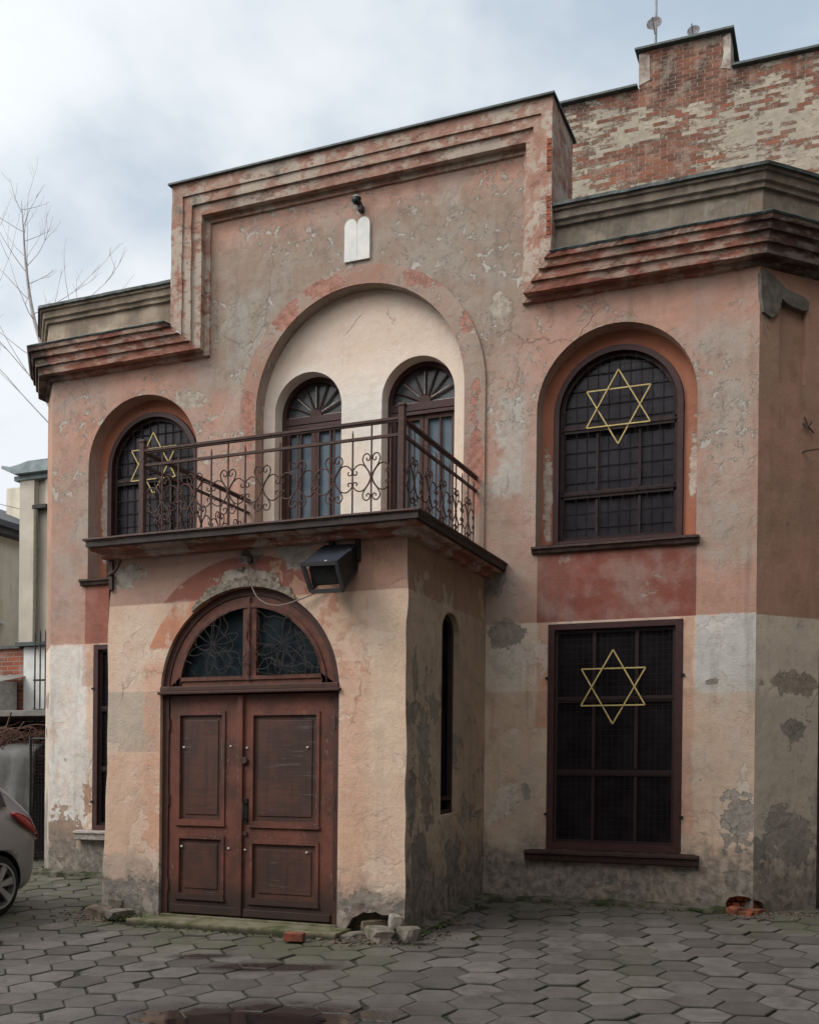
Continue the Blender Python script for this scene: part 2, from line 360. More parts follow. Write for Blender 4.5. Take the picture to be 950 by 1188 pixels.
def cornice_mat(name, c1, c2, soot=.8, grey=.5, iso=False):
    M = Mat(name); nt = M.nt; P = M.P
    nB = tex(P, 2.2, 6, .62); nC = tex(P, 7, 8, .7) if iso else tex(vec(nt, M.x*2.2, M.y*2.2, M.z*7), 2.0, 7, .65); nD = tex(P, 45, 4)
    col = mix(nt, st(nC, .4, .6), c1, c2)
    col = mix(nt, st(nB*.5+nC*.5, .495, .525)*grey, col, mix(nt, nD, (.34, .29, .24), (.46, .41, .35))); nF = tex(vec(nt, M.x*1.3, M.y*1.3, M.z*3), 3.4, 8, .72); col = mix(nt, st(nF, .56, .59)*.6, col, (.15, .065, .05))
    nE = tex(vop(P, 'ADD', (4, 4, 1)), 1.1, 6, .65)
    endk = st((M.x+5.0).ab(), 3.75, 4.35)*soot
    col = mix(nt, st(nE*.7+nC*.3+endk*.30+st(M.z, 6.25, 6.42)*soot*.09, .55, .66)*.85, col, mix(nt, st(nC, .45, .62), (.035, .03, .027), (.13, .12, .105)))
    return M.done(col, .92, nC*.7+nD*.3+nB*.4, .8, .02, spec=.15)
corn_m = cornice_mat('cornice_plaster', (.25, .105, .078), (.33, .165, .12))
attic_m = cornice_mat('attic_moulding_plaster', (.31, .175, .135), (.37, .265, .21), soot=0, grey=.8, iso=True)
slab_m = cornice_mat('balcony_plaster', (.24, .10, .073), (.32, .16, .12), soot=.0, grey=.7)
def para_mat():
    M = Mat('parapet_render'); nt = M.nt; nB = tex(M.P, 2.0, 7, .6); nC = tex(M.P, 9, 6); nD = tex(M.P, 50, 3)
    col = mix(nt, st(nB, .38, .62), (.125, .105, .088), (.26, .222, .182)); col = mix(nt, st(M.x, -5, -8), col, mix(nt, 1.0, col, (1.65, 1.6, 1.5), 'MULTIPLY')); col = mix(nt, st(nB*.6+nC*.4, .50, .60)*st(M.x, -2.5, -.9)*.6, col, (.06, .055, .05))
    col = mix(nt, st(nC, .5, .62)*.35, col, (.26, .19, .13))
    return M.done(col, .93, nB*.5+nC*.5+nD*.3, .7, .015, spec=.15)
para_m = para_mat()
def simple(name, c, rough=.7, c2=None, sc=12, bump=.15, spec=.3, metal=0.0, wear=None, objc=False):
    M = Mat(name); 
    if objc: M.obj()
    nt = M.nt; n_ = tex(M.P, sc, 6, .6)
    col = mix(nt, st(n_, .35, .65), c, c2 or tuple(v*.72 for v in c))
    if wear: col = mix(nt, st(tex(M.P, sc*2.3, 8, .7), .62, .66), col, wear)
    return M.done(col, rough, n_, bump, .01, spec=spec, metal=metal)
tin_m = simple('green_patina_tin', (.055, .075, .07), .55, (.03, .036, .036), spec=.4)
iron_m = simple('rusty_maroon_iron', (.075, .035, .028), .62, (.045, .026, .022), 25, .3, wear=(.14, .065, .035))
frame_m = simple('maroon_window_frame', (.052, .019, .019), .5, (.036, .015, .015), 15, .2)
frame2_m = simple('inner_window_bars', (.026, .011, .011), .6, (.025, .013, .013), 15, .2)
mesh_m = simple('black_wire_mesh', (.014, .010, .011), .7)
gold_m = simple('pale_gold_paint', (.50, .40, .17), .5, (.40, .30, .12), 30)
bluegray_m = simple('blue_grey_glass_tone', (.10, .135, .17), .6, (.07, .10, .13), 6, wear=(.22, .25, .27))  # balcony door glass: its blue-grey reflecting look put into a matt colour
wood_m = simple('dark_painted_wood', (.07, .028, .020), .6, (.045, .022, .018), 10, .3)
sill_m = simple('dark_sill', (.045, .022, .019), .75, (.028, .018, .016), 14, .5)
graysill_m = simple('weathered_sill', (.085, .055, .045), .85, (.045, .03, .026), 14, .6)
whitesill_m = simple('grey_stone_sill', (.42, .38, .34), .9, (.25, .22, .2), 20, .6)
marble_m = simple('white_marble', (.66, .65, .62), .6, (.55, .56, .54), 7, .08)
black_m = simple('black_metal', (.012, .012, .013), .4, (.02, .02, .02), 20, .1)
stone_m = simple('pale_rubble', (.19, .165, .14), .95, (.085, .08, .06), 9, .8)
def door_mat():
    M = Mat('door_paint'); nt = M.nt
    g = tex(vec(nt, M.x*38, M.y*38, M.z*1.6), 1.0, 6, .65); n_ = tex(M.P, 3.0, 6, .62); fine = tex(M.P, 26, 6, .7)
    col = mix(nt, st(n_, .36, .64), (.150, .050, .033), (.075, .029, .021))
    col = mix(nt, st(g, .48, .68)*.45, col, (.05, .024, .019))
    col = mix(nt, st(fine*.5+g*.5, .565, .61)*.45, col, (.25, .20, .17))
    zz = M.z+n_*.35+g*.1
    col = mix(nt, st(zz, .60, .26)*.85, col, (.020, .015, .012))
    return M.done(col, mix(nt, g, (.45,)*3, (.75,)*3), g*.7+fine*.4, .35, .006, spec=.35)
door_m = door_mat()
def panel_mat():
    M = Mat('worn_door_panel'); nt = M.nt
    g = tex(vec(nt, M.x*3.0, M.y*3, M.z*34), 1.0, 7, .68, dist=.3); n_ = tex(M.P, 2.6, 5, .62)
    col = mix(nt, st(n_, .36, .64), (.085, .036, .025), (.046, .024, .019))
    col = mix(nt, st(g, .50, .66)*.5, col, (.028, .018, .016))
    col = mix(nt, st(g*.7+n_*.3, .575, .64)*.38, col, (.20, .16, .14)); dr = tex(vec(nt, M.x*30, M.y*3, M.z*1.2), 1.0, 5, .6); col = mix(nt, st(dr, .52, .7)*.5, col, (.022, .014, .012))
    return M.done(col, .55, g, .4, .006, spec=.35)
panel_m = panel_mat()
def glass(name, c, rough=.12, spec=.5, var=0.0):
    M = Mat(name); nt = M.nt; n_ = tex(M.P, 5, 4); w_ = tex(M.P, 1.6, 2)
    col = mix(nt, st(n_, .35, .7), c, tuple(v*1.8+.002 for v in c))
    if var: col = mix(nt, st(tex(M.P, 2.5, 5, .6), .45, .6)*var, col, (.09, .11, .12))
    return M.done(col, rough, w_, .25, .02, spec=spec)
dark_gl = glass('dark_window_glass', (.006, .005, .006), .35, .12)
up_gl = glass('leaded_glass', (.016, .014, .019), .3, .3)
fan_gl = glass('dusty_fanlight_glass', (.007, .012, .015), .25, .25, .12)
fan2_gl = glass('balcony_fanlight_glass', (.035, .04, .045), .25, .5, .6)

# ------------------------------------------------------------------ ground
def gz(x, y): return .06*max(-9, min(0, y))
def ground_mat():
    M = Mat('soil_and_grit'); nt = M.nt; a_ = tex(M.P, 1.3, 6, .6); b_ = tex(M.P, 18, 7, .7)
    col = mix(nt, st(b_, .4, .62), (.020, .018, .015), (.055, .048, .04))
    col = mix(nt, st(a_, .45, .62)*.7, col, (.022, .030, .012))
    return M.done(col, .95, b_, .8, .02, spec=.1)
mb = MB()
ys = [-60, -9, 0, 60]; xs = [-90, -30, 30, 90]
vv = [[mb.b.verts.new((x, y, gz(0, y)-.013)) for x in xs] for y in ys]
for j in range(3):
    for i in range(3): mb.b.faces.new((vv[j][i], vv[j][i+1], vv[j+1][i+1], vv[j+1][i]))
tag(mb.build('ground', ground_mat()), kind='structure')

def paver_mat():
    M = Mat('concrete_paver'); nt = M.nt
    at = nt.nodes.new('ShaderNodeAttribute'); at.attribute_name = 'tone'; tn = N(nt, at.outputs['Fac'])
    a_ = tex(M.P, .8, 6, .6); b_ = tex(M.P, 7, 7, .65); c_ = tex(M.P, 90, 4, .7)
    x, y = M.x, M.y
    a2 = nt.nodes.new('ShaderNodeAttribute'); a2.attribute_name = 'rim'; rim = N(nt, a2.outputs['Fac'])
    col = mix(nt, tn, (.058, .051, .046), (.120, .108, .098))
    rimk = st(rim+(b_-.5)*1.3, .22, .72)
    col = mix(nt, st(b_, .35, .65)*.55, col, mix(nt, 1.0, col, (.55, .53, .52), 'MULTIPLY'))
    col = mix(nt, st(c_, .56, .66)*.35, col, (.20, .18, .165))
    wall = st(y+ (a_-.5)*1.6, -1.35, .1)*st(x, -4.2, -3.0) + st(y+(a_-.5)*1.3, -3.2, -2.3)*st(x, -3.3, -4.0) + st(y, -1.5, -.3)*st(x, -6.9, -7.4)
    mossk = ((wall.cl()+st(a_, .50, .66)*st(y, -5.2, -2.6)*.5).cl()*st(b_*.6+a_*.4, .40, .56))
    col = mix(nt, mossk*.72, col, mix(nt, b_, (.030, .038, .014), (.085, .088, .042)))
    def pud(cx, cy, rx, ry, rot=0):
        ca, sa = cos(rot), sin(rot); X = (x-cx)*ca+(y-cy)*sa; Y = (y-cy)*ca-(x-cx)*sa
        A = X/rx; B = Y/ry; return (A*A+B*B).sq()+(b_-.5)*1.1+(a_-.5)*1.2
    col = mix(nt, rimk*.85, col, mix(nt, a_, (.020, .018, .014), (.032, .036, .018)))
    r = pud(-3.95, -3.42, .62, .15, .36).mn(pud(-3.42, -4.68, 1.0, .42, .36)).mn(pud(-4.75, -3.30, .28, .12, .36)).mn(pud(-3.35, -2.34, .22, .10))
    wet = st(r, 1.35, .60)
    col = mix(nt, wet*.85, col, (.016, .013, .012))
    pool = st(r, .85, .62)
    rough = (wet*-.45+.86)-pool*.36
    grit = st(tex(vop(M.P, 'ADD', (3, 3, 3)), 2.2, 8, .72), .53, .63)
    col = mix(nt, grit*(pool*-1.0+1.0)*.55, col, (.035, .03, .025))
    return M.done(col, rough, (b_*.8+c_*.4)*(pool*-.93+1.0), .6, .014, spec=.45)
def pavers():
    b = bmesh.new(); lay = b.faces.layers.float.new('tone') if False else None
    tones = []; edges = []
    s = .19; th = radians(15); ca, sa = cos(th), sin(th)
    for i in range(-64, 64):
        for j in range(-64, 64):
            px = 1.5*s*i; py = sqrt(3)*s*(j+.5*(i % 2)); X = -4+px*ca-py*sa; Y = -4+px*sa+py*ca
            if not (-13 < X < 3.2 and -9.6 < Y < 9): continue
            if Y > -.08 and (-9.3 < X < -.8): continue
            if Y > X+.82+.0 and -.9 < X < -.2 and Y > -.1: continue
            if -6.62 < X < -3.42 and Y > -2.17: continue
            if X > -.2 and Y > 8: continue
            if Y > .6 and X > -9.9 and X < -.25: continue
            # rotate to hex corner at local x axis
            zc = gz(X, Y)+random.gauss(0, .003); tx, ty = random.gauss(0, .008), random.gauss(0, .008); rr = random.uniform(-.03, .03)
            ring = []
            sc = random.uniform(.962, .985); ch = random.random() < .22
            jx, jy = random.gauss(0, .003), random.gauss(0, .003)
            for lvl, (k, dz) in enumerate(((1.0, -.05), (1.0, -.008), (.965, -.002), (.89, 0.0))):
                L = []
                for c in range(6):
                    aa = th+rr+c*pi/3
                    kk = s*sc*k*(1+.012*mnoise.noise(Vector((X*9+c, Y*9, 1))))
                    if ch and c == (int(X*10) % 6): kk *= random.choice((.80, .88))
                    dx_, dy_ = cos(aa)*kk+jx, sin(aa)*kk+jy
                    L.append(b.verts.new((X+dx_, Y+dy_, zc+.06*dy_*(Y < 0)+dx_*tx+dy_*ty+dz)))
                ring.append(L)
            tone = min(1, max(0, random.gauss(.5, .30)))
            for l in range(3):
                for c in range(6): b.faces.new((ring[l][c], ring[l][(c+1) % 6], ring[l+1][(c+1) % 6], ring[l+1][c])); tones.append(tone)
            b.faces.new(ring[3]); tones.append(tone)
            for l in range(4): edges += [(1, 1, .55, 0)[l]]*6
    bmesh.ops.recalc_face_normals(b, faces=b.faces)
    me = bpy.data.meshes.new('paving'); b.to_mesh(me); b.free()
    at = me.attributes.new('tone', 'FLOAT', 'FACE'); at.data.foreach_set('value', tones)
    ae = me.attributes.new('rim', 'FLOAT', 'POINT'); ae.data.foreach_set('value', edges)
    me.materials.append(paver_mat()); o = bpy.data.objects.new('paving', me); COL.objects.link(o); tag(o, kind='structure')
pavers()

# ------------------------------------------------------------------ the synagogue
B = thing('synagogue', (-5, 0, 0), 'salmon and cream plastered synagogue with stepped attic, arched windows and balconied porch', 'building')
XL, XR, L = -9.155, -.855, .76; q2 = L/sqrt(2)
# windows geometry
WR = (-2.205, .792, 3.60, 4.94); WL = (-7.82, .778, 3.60, 4.955)
hole_wr = arch(WR[0], WR[1], WR[2]-.04, WR[3]); hole_wl = arch(WL[0], WL[1], WL[2]-.04, WL[3])
LWR = (-2.854, -1.523, .53, 2.79); LWL = (-8.494, -7.16, .55, 2.80)
niche = arch(-5.015, 1.242, 3.442, 5.32, 40)
hole_c = [(-1.09, .0), (-1.02, -.2), (-.86, -.2), (-.86, .12), (-.90, .145), (-.99, .15), (-1.07, .13), (-1.10, .08)]
out_f = [(XL, -.35), (-1.2, -.35), (XR, -.35)] + [(XR, 6.2)] + [(-2.823, 6.2), (-2.823, 7.97), (-7.285, 7.97), (-7.285, 6.2), (XL, 6.2)]
mb = MB(); hole_c = [(min(u, -.862), v) for u, v in hole_c]
mb.panel(out_f, [hole_wr, hole_wl, rect(*LWR), rect(*LWL), niche, [(-1.09, .0), (-1.03, -.2), (-.87, -.2), (-.87, .12), (-.90, .145), (-.99, .15), (-1.07, .13), (-1.10, .08)]],
         FR(0), reveals=[.2, .2, .06, .06, .15, .14])
mb.build('facade_wall', facade_m, B)
# chamfers + side walls
CR = lambda u, v, d: (XR+u/sqrt(2)-d/sqrt(2), u/sqrt(2)+d/sqrt(2), v)
CL = lambda u, v, d: (XL-u/sqrt(2)+d/sqrt(2), u/sqrt(2)+d/sqrt(2), v)
mb = MB()
mb.panel(rect(0, L, -.3, 6.2), [rect(.235, .55, 5.02, 5.80), [(.012, -.2), (.16, -.2), (.15, .02), (.10, .10), (.012, .12)]], CR, reveals=[.05, .14])
mb.panel(rect(.235, .55, 5.02, 5.80), [], lambda u, v, d: CR(u, v, .05)); mb.build('corner_wall', chamfer_m, B)
MB().panel(rect(0, L, -.3, 6.2), [], CL).build('corner_wall', chamfer_m, B)
sidewall_m = plaster('side_wall_plaster', (.10, .05, .04), (.13, .07, .05), stain=.6)
mb = MB(); xr, xl = XR+q2, XL-q2
mb.panel(rect(q2, 8.8, -.3, 6.2), [], lambda u, v, d: (xr, u, v)); mb.panel(rect(q2, 8.8, -.3, 6.2), [], lambda u, v, d: (xl, u, v))
mb.panel(rect(xl, xr, -.3, 6.2), [], lambda u, v, d: (u, 8.8, v)); mb.build('side_wall', sidewall_m, B)
mb = MB(); mb.face([(XL+.3, .3, 6.3), (XR-.3, .3, 6.3), (xr, q2, 6.3), (xr, 8.8, 6.3), (xl, 8.8, 6.3), (xl, q2, 6.3)]); mb.build('flat_roof', tin_m, B)
brickin_m = simple('exposed_orange_brick', (.36, .10, .045), .95, (.15, .05, .03), 16, .9)
mb = MB()
for k in range(16):
    i, j = k % 4, k//4; x0 = -1.12+i*.075+(j % 2)*.03; mb.box(x0, x0+.07, .07+random.random()*.03, .15, -.12+j*.07, -.12+j*.07+.062, .006)
for k in range(6): mb.box(-.86+.03*k, -.83+.03*k, .10+.03*k, .16+.03*k, -.12, -.02+.03*(k % 2)+.05, .006)
mb.build('exposed_brick', brickin_m, B)
# stone fragment on the right corner
frag = [(-.02, 6.0), (.02, 6.04), (.14, 5.99), (.28, 5.90), (.50, 5.86), (.56, 5.82), (.55, 5.74), (.47, 5.73), (.30, 5.76), (.235, 5.80), (.20, 5.66), (.12, 5.60), (.02, 5.64), (-.01, 5.78)]
frag = [(u, v-.02) for u, v in frag]
mb = MB(); mb.prism(frag, CR, -.035, .01)
mb.build('broken_lintel', simple('grey_cement', (.15, .135, .115), .95, (.09, .08, .07), 12, .8), B)

# swept mouldings
def sweep(profile, pathfn, n):
    """profile list of (o,e); pathfn(o,e)->list of points; builds quads"""
    mb = MB(); rows = [[mb.b.verts.new(p) for p in pathfn(o, e)] for o, e in profile]
    for i in range(len(rows)-1):
        for k in range(len(rows[i])-1): mb.b.faces.new((rows[i][k], rows[i][k+1], rows[i+1][k+1], rows[i+1][k]))
    return mb
t8 = math.tan(pi/8); NS = 60
def wing_pts(side, x_in, z, e):
    """points from inner x to corner, round chamfer, along side wall"""
    X0 = XR if side > 0 else XL
    c1 = X0+side*t8*e; pts = []
    for k in range(NS+1):
        x = x_in+(c1-x_in)*k/NS; j = e and (mnoise.noise(Vector((x*5, z*9, 3)))*.010+mnoise.noise(Vector((x*17, z*19, 7)))*.006) or 0
        pts.append((x, -e+j, z+j))
    es = e*(1 if side > 0 else .72)
    for k in (1, 2, 3, 4):
        c2 = (X0+side*(q2+es), q2-t8*es); f = k/4
        pts.append((c1+(c2[0]-c1)*f, -e+(c2[1]+e)*f, z))
    pts.append((X0+side*(q2+es), 8.8, z)); return pts
corn = [(-.01, -.01), (0, .045), (.048, .05), (.042, .165), (.135, .175), (.132, .205), (.222, .215), (.219, .25), (.295, .26), (.293, .29), (.335, .30)]
KA = 1.22; ZW = 6.055; XI0, XI1, ZT0 = -6.878, -3.15, 7.575
for side, xi in ((-1, XI0), (1, XI1)):
    pf = lambda o, e: wing_pts(side, (XI0-max(0, o)*KA if side < 0 else XI1+max(0, o)*.98), ZW+o, e)
    mb = sweep(corn, pf, NS); mb.build('wing_cornice', corn_m, B)
    capp = [(.335, .305), (.352, .315), (.36, .31), (.40, .02)]
    sweep(capp, lambda o, e: wing_pts(side, (XI0-.36*KA if side < 0 else XI1+.36*.98), ZW+o, e), NS).build('cornice_flashing', tin_m, B)
def attic_pts(o, e):
    o2 = max(0, o); P0 = (XI0-o2*KA, -e, ZW+o); P1 = (XI0-o2*KA, -e, ZT0+o2*KA); P2 = (XI1+o2*.98, -e, ZT0+o2*KA); P3 = (XI1+o2*.98, -e, ZW+o)
    r = []
    for a_, b_, n in ((P0, P1, 16), (P1, P2, 30), (P2, P3, 16)):
        for k in range(n):
            f = k/n; p = Vector(a_).lerp(Vector(b_), f); j = mnoise.noise(Vector((p.x*5, p.z*5, o*20)))*.007
            r.append((p.x+(j if abs(a_[0]-b_[0]) < .01 and k else 0), p.y+j*1.2, p.z+(j if abs(a_[0]-b_[0]) > .01 and k else 0)))
    r.append(P3); return r
att = [(-.01, -.01), (0, .03), (.05, .035), (.045, .125), (.14, .135), (.137, .165), (.225, .17), (.222, .19), (.30, .195), (.34, .197), (.345, .19), (.342, -.62)]
sweep(att, attic_pts, 0).build('attic_moulding', attic_m, B)
ax0, ax1, az = XI0-.34*KA, XI1+.34*.98, ZT0+.34*KA
mb = MB(); mb.box(ax0+.002, ax1-.002, .17, .618, 6.20, az-.003)
mb.build('attic_block', facade_m, B)
mb = MB(); mb.prism([(ax0-.03, az), (ax1+.03, az), (ax1+.03, az+.02), (ax0-.03, az+.02)], FR(0), -.235, .68); mb.build('attic_flashing', tin_m, B)
for z0, z1 in ((7.25, 7.52), (6.62, 6.98)):
    mb = MB(); k = 0; z = z0
    while z < z1: mb.box(ax1-.052+.004*random.random(), ax1-.006, -.2-.006*random.random(), -.15, z, z+.055, .004); z += .066
    mb.build('exposed_brick', brickin_m, B)
# parapets
par = [(0, .05), (.345, .05), (.35, .085), (.385, .09), (.40, .12), (.47, .125), (.475, .15), (.50, .155)]
for side in (-1, 1):
    xi = ax0+.01 if side < 0 else ax1-.01
    sweep(par, lambda o, e: wing_pts(side, xi, 6.40+o, e), NS).build('parapet', para_m, B)
    sweep([(.50, .15), (.503, .185), (.535, .185), (.56, -.25), (.3, -.25)], lambda o, e: wing_pts(side, xi, 6.40+o, e), NS).build('parapet_flashing', tin_m, B)

# archivolt + niche
mb = MB(); mb.ring(arch(-5.005, 1.465, 3.442, 5.30, 40), arch(-5.015, 1.245, 3.442, 5.32, 40), FR(0), -.022, .01); mb.build('archivolt', ring_m, B)
DL = arch(-5.69, .42, 3.445, 5.35, 24); DR = arch(-4.362, .422, 3.445, 5.343, 24)
mb = MB(); mb.panel(arch(-5.015, 1.245, 3.44, 5.32, 40), [DL, DR], FR(.15), reveals=[.2, .2]); mb.build('niche_wall', niche_m, B)
# balcony doors
for cx, hw, zs in ((-5.69, .42, 5.35), (-4.362, .422, 5.343)):
    f = FR(.35); mb = MB(); mb.ring(arch(cx, hw, 3.445, zs, 24), arch(cx, hw-.05, 3.5, zs, 24), f, -.03, .04)
    mb.box(cx-hw+.05, cx+hw-.05, .31, .39, zs-.10, zs-.02); mb.box(cx-hw+.05, cx+hw-.05, .30, .38, zs-.15, zs-.115)
    d = mb.build('balcony_door', frame_m, B)
    mb = MB(); mb.panel(arch(cx, hw-.045, zs-.03, zs, 24), [], FR(.385)); mb.build('fanlight_pane', fan2_gl, d)
    mb = MB()
    for k in range(1, 8):
        a_ = pi*k/8; mb.bar((cx+.05*cos(a_), .365, zs-.01+.05*sin(a_)), (cx+(hw-.05)*cos(a_), .365, zs+(hw-.05)*sin(a_)), .014, .016, (0, 1, 0))
    mb.prism([(cx+.075*cos(pi*i/8), zs-.02+.085*sin(pi*i/8)) for i in range(9)], FR(.35), -.01, .02)
    mb.build('fanlight_bars', wood_m, d)
    mb = MB()
    for k in (1.0, 4, 6): 
        a_ = pi*(k+(.15 if k != 4 else 0))/8; mb.bar((cx+.08*cos(a_), .350, zs+.08*sin(a_)), (cx+(hw-.10)*cos(a_), .350, zs+(hw-.10)*sin(a_)), .009, .006, (0, 1, 0))
    mb.box(cx-hw+.08, cx-.08, .345, .352, zs-.012, zs-.002); mb.box(cx+.10, cx+hw-.06, .345, .352, zs-.012, zs-.002)
    mb.build('flaked_white_trim', simple('flaked_white_paint', (.55, .5, .46), .8, (.3, .25, .22), 40), d)
    for s_ in (-1, 1):
        x0, x1 = (cx-hw+.05, cx-.004) if s_ < 0 else (cx+.004, cx+hw-.05)
        mb = MB(); mb.box(x0, x0+.045, .335, .38, 3.5, zs-.15); mb.box(x1-.045, x1, .335, .38, 3.5, zs-.15)
        mb.box(x0+.045, x1-.045, .335, .38, zs-.20, zs-.15); mb.box(x0+.045, x1-.045, .335, .38, 3.5, 3.75)
        xm = (x0+x1)/2; mb.box(xm-.010, xm+.010, .34, .37, 3.75, zs-.2)
        mb.build('door_leaf', wood_m, d)
        mb = MB(); mb.panel(rect(x0+.04, x1-.04, 3.7, zs-.19), [], FR(.372)); mb.build('door_panel', bluegray_m, d)

# arched windows
def star(mb, cx, cz, y, R=.37, w_=.0125):
    for s_ in (1, -1):
        P = [Vector((cx+R*sin(2*pi*k/3)*s_, y-(.006 if s_ > 0 else -.006), cz+R*cos(2*pi*k/3)*s_)) for k in range(3)]
        for k in range(3): mb.bar(P[k], P[(k+1) % 3], w_, .012, (0, 1, 0))
def arched_window(cx0, hw0, z0, zs, cx, hw, zs2, grid=True):
    mb = MB(); mb.panel(arch(cx0, hw0+.001, z0-.04, zs), [arch(cx, hw, z0, zs2)], FR(.2), reveals=[.10]); mb.build('window_surround', surround_m, B)
    pane = MB().panel(arch(cx, hw+.005, z0-.02, zs2), [], FR(.285)).build('arched_window', up_gl, B)
    y = .2
    mb = MB(); mb.ring(arch(cx, hw-.006, z0+.0, zs2), arch(cx, hw-.062, z0+.055, zs2), FR(y), -.028, .02); mb.build('frame', frame_m, pane)
    mb = MB(); mb.ring(arch(cx, hw-.004, z0, zs2), arch(cx, hw-.10, z0+.10, zs2), FR(.25), -.015, .03)
    for zt, h in ((4.80, .075), (4.13, .075)): mb.box(cx-hw+.08, cx+hw-.08, .235, .28, zt-h/2, zt+h/2); mb.box(cx-hw+.08, cx+hw-.08, .225, .236, zt-h/2+.03, zt-h/2+.05)
    for xm in (cx-.215, cx+.215): mb.box(xm-.013, xm+.013, .25, .28, z0+.09, 4.08); mb.box(xm-.013, xm+.013, .25, .28, 4.18, 4.75); 
    mb.build('glazing_bars', frame2_m, pane)
    mb = MB()
    for k in range(1, 12): # leading
        x = cx-hw+k*2*hw/12; zt = zs2+sqrt(max(0, (hw-.1)**2-(x-cx)**2)); mb.bar((x, .276, z0+.08), (x, .276, zt), .007, .006, (0, 1, 0))
    z = z0+.2
    while z < zs2+hw-.15:
        hh = hw-.08 if z < zs2 else sqrt(max(.01, (hw-.08)**2-(z-zs2)**2)); mb.bar((cx-hh, .274, z), (cx+hh, .274, z), .008, .006, (0, 1, 0)); z += .155
    mb.build('leading', mesh_m, pane)
    mb = MB(); n = 11 # protective grille just behind the front frame
    for k in range(1, n):
        x = cx-hw+k*2*hw/n; zt = zs2+sqrt(max(0, (hw-.05)**2-(x-cx)**2)); mb.bar((x, .207, z0+.04), (x, .207, zt), .0045, .0045, (0, 1, 0))
    z = z0+.12
    while z < zs2+hw-.08:
        hh = hw-.05 if z < zs2 else sqrt(max(.01, (hw-.05)**2-(z-zs2)**2)); mb.bar((cx-hh, .211, z), (cx+hh, .211, z), .0045, .0045, (0, 1, 0)); z += .21
    mb.build('wire_grille', mesh_m, pane)
    mb = MB(); star(mb, cx+.01 if cx > -5 else cx+.02, 4.965, .175); mb.build('star', gold_m, pane)
arched_window(*WR[:2], 3.60, WR[3], -2.218, .655, 4.935); arched_window(*WL[:2], 3.60, WL[3], -7.80, .655, 4.935)
def sillp(x0, x1, z, mat, pr=.07, th=.085):
    mb = MB(); n = 14; prof = [(.02, 0), (-pr, -.012), (-pr, -.035), (-pr+.02, -.04), (-pr+.03, -th+.01), (-pr+.045, -th), (.02, -th)]
    rows = [[mb.b.verts.new((x0+(x1-x0)*k/n, y+.004*mnoise.noise(Vector((k*1.3, i, x0))), z+dz+.006*mnoise.noise(Vector((k*.9, i*.3, x0))))) for k in range(n+1)] for i, (y, dz) in enumerate(prof)]
    for i in range(len(rows)-1):
        for k in range(n): mb.b.faces.new((rows[i][k], rows[i][k+1], rows[i+1][k+1], rows[i+1][k]))
    for k in (0, n): mb.b.faces.new([r[k] for r in rows])
    mb.face([(x0+.04, -.01, z+.004), (x1-.04, -.01, z+.004), (x1-.04, .22, z+.03), (x0+.04, .22, z+.03)])
    return mb.build('window_sill', mat, B)
sillp(-3.025, -1.38, 3.585, graysill_m); sillp(-8.68, -6.95, 3.60, graysill_m)
sillp(-3.055, -1.35, .52, sill_m, .10, .11); sillp(-8.69, -6.9, .56, whitesill_m, .12, .12)
# lower windows
def low_window(x0, x1, z0, z1, withstar):
    pane = MB().panel(rect(x0, x1, z0, z1), [], FR(.058)).build('barred_window', dark_gl, B)
    mb = MB(); mb.ring(rect(x0+.004, x1-.004, z0+.004, z1-.004), rect(x0+.07, x1-.07, z0+.07, z1-.06), FR(0), -.012, .03); mb.build('frame', frame_m, pane)
    mb = MB()
    mb.ring(rect(x0+.07, x1-.07, z0+.07, z1-.06), rect(x0+.10, x1-.10, z0+.10, z1-.09), FR(.03), -.005, .02)
    for zt in (2.03, 1.30): mb.box(x0+.1, x1-.1, .028, .052, zt-.03, zt+.03); mb.box(x0+.1, x1-.1, .02, .029, zt-.012, zt+.012)
    cx = (x0+x1)/2
    for xm in (cx-.20, cx+.22): mb.box(xm-.017, xm+.017, .032, .052, z0+.1, 1.26); mb.box(xm-.017, xm+.017, .032, .052, 1.34, 1.99); mb.box(xm-.017, xm+.017, .032, .052, 2.07, z1-.09)
    mb.build('glazing_bars', frame2_m, pane)
    mb = MB()
    k = x0+.12
    while k < x1-.08: mb.bar((k, .012, z0+.06), (k, .012, z1-.05), .0025, .0025, (0, 1, 0)); k += .06
    k = z0+.12
    while k < z1-.08: mb.bar((x0+.06, .016, k), (x1-.06, .016, k), .0025, .0025, (0, 1, 0)); k += .06
    mb.build('wire_grille', mesh_m, pane)
    if withstar: mb = MB(); star(mb, -2.19, 2.147, -.02, .365); mb.build('star', gold_m, pane)
    for xx in (x0, x1):
        for z in (z0+.35, z0+1.72): MB().box(xx-.02, xx+.02, -.02, .0, z-.012, z+.012).build('hinge', black_m, pane)
low_window(*LWR, True); low_window(*LWL, False)

# ------------------------------------------------------------------ porch
PX0, PX1, PY, PZ = -6.62, -3.515, -2.106, 3.29
arch_d = arch(-5.083, .933, -.12, 2.005, 36)
ph = [(-4.05, -.20), (-3.60, -.20), (-3.58, -.05), (-3.61, .04), (-3.66, .055), (-3.72, .05), (-3.78, .075), (-3.84, .06), (-3.90, .065), (-3.95, .03), (-4.0, .01), (-4.03, -.04), (-4.07, -.10)]
def pf(u, v, d):
    x = u
    if u > PX1-.01: x = PX1+jig(v, 1, .012)
    if u < PX0+.01: x = PX0+jig(v, 2, .012)-(max(0, 1.2-v)*.045 if v < 1.2 else 0)+(.0 if v < 3 else .02)
    return (x, PY+d, v)
zsr = [i*.11-.3 for i in range(1, 33)]
outl = [(PX0, -.3), (PX1, -.3)]+[(PX1, z) for z in zsr if z < PZ-.03]+[(PX1, PZ), (PX0, PZ)]+[(PX0, z) for z in reversed(zsr) if z < PZ-.03]
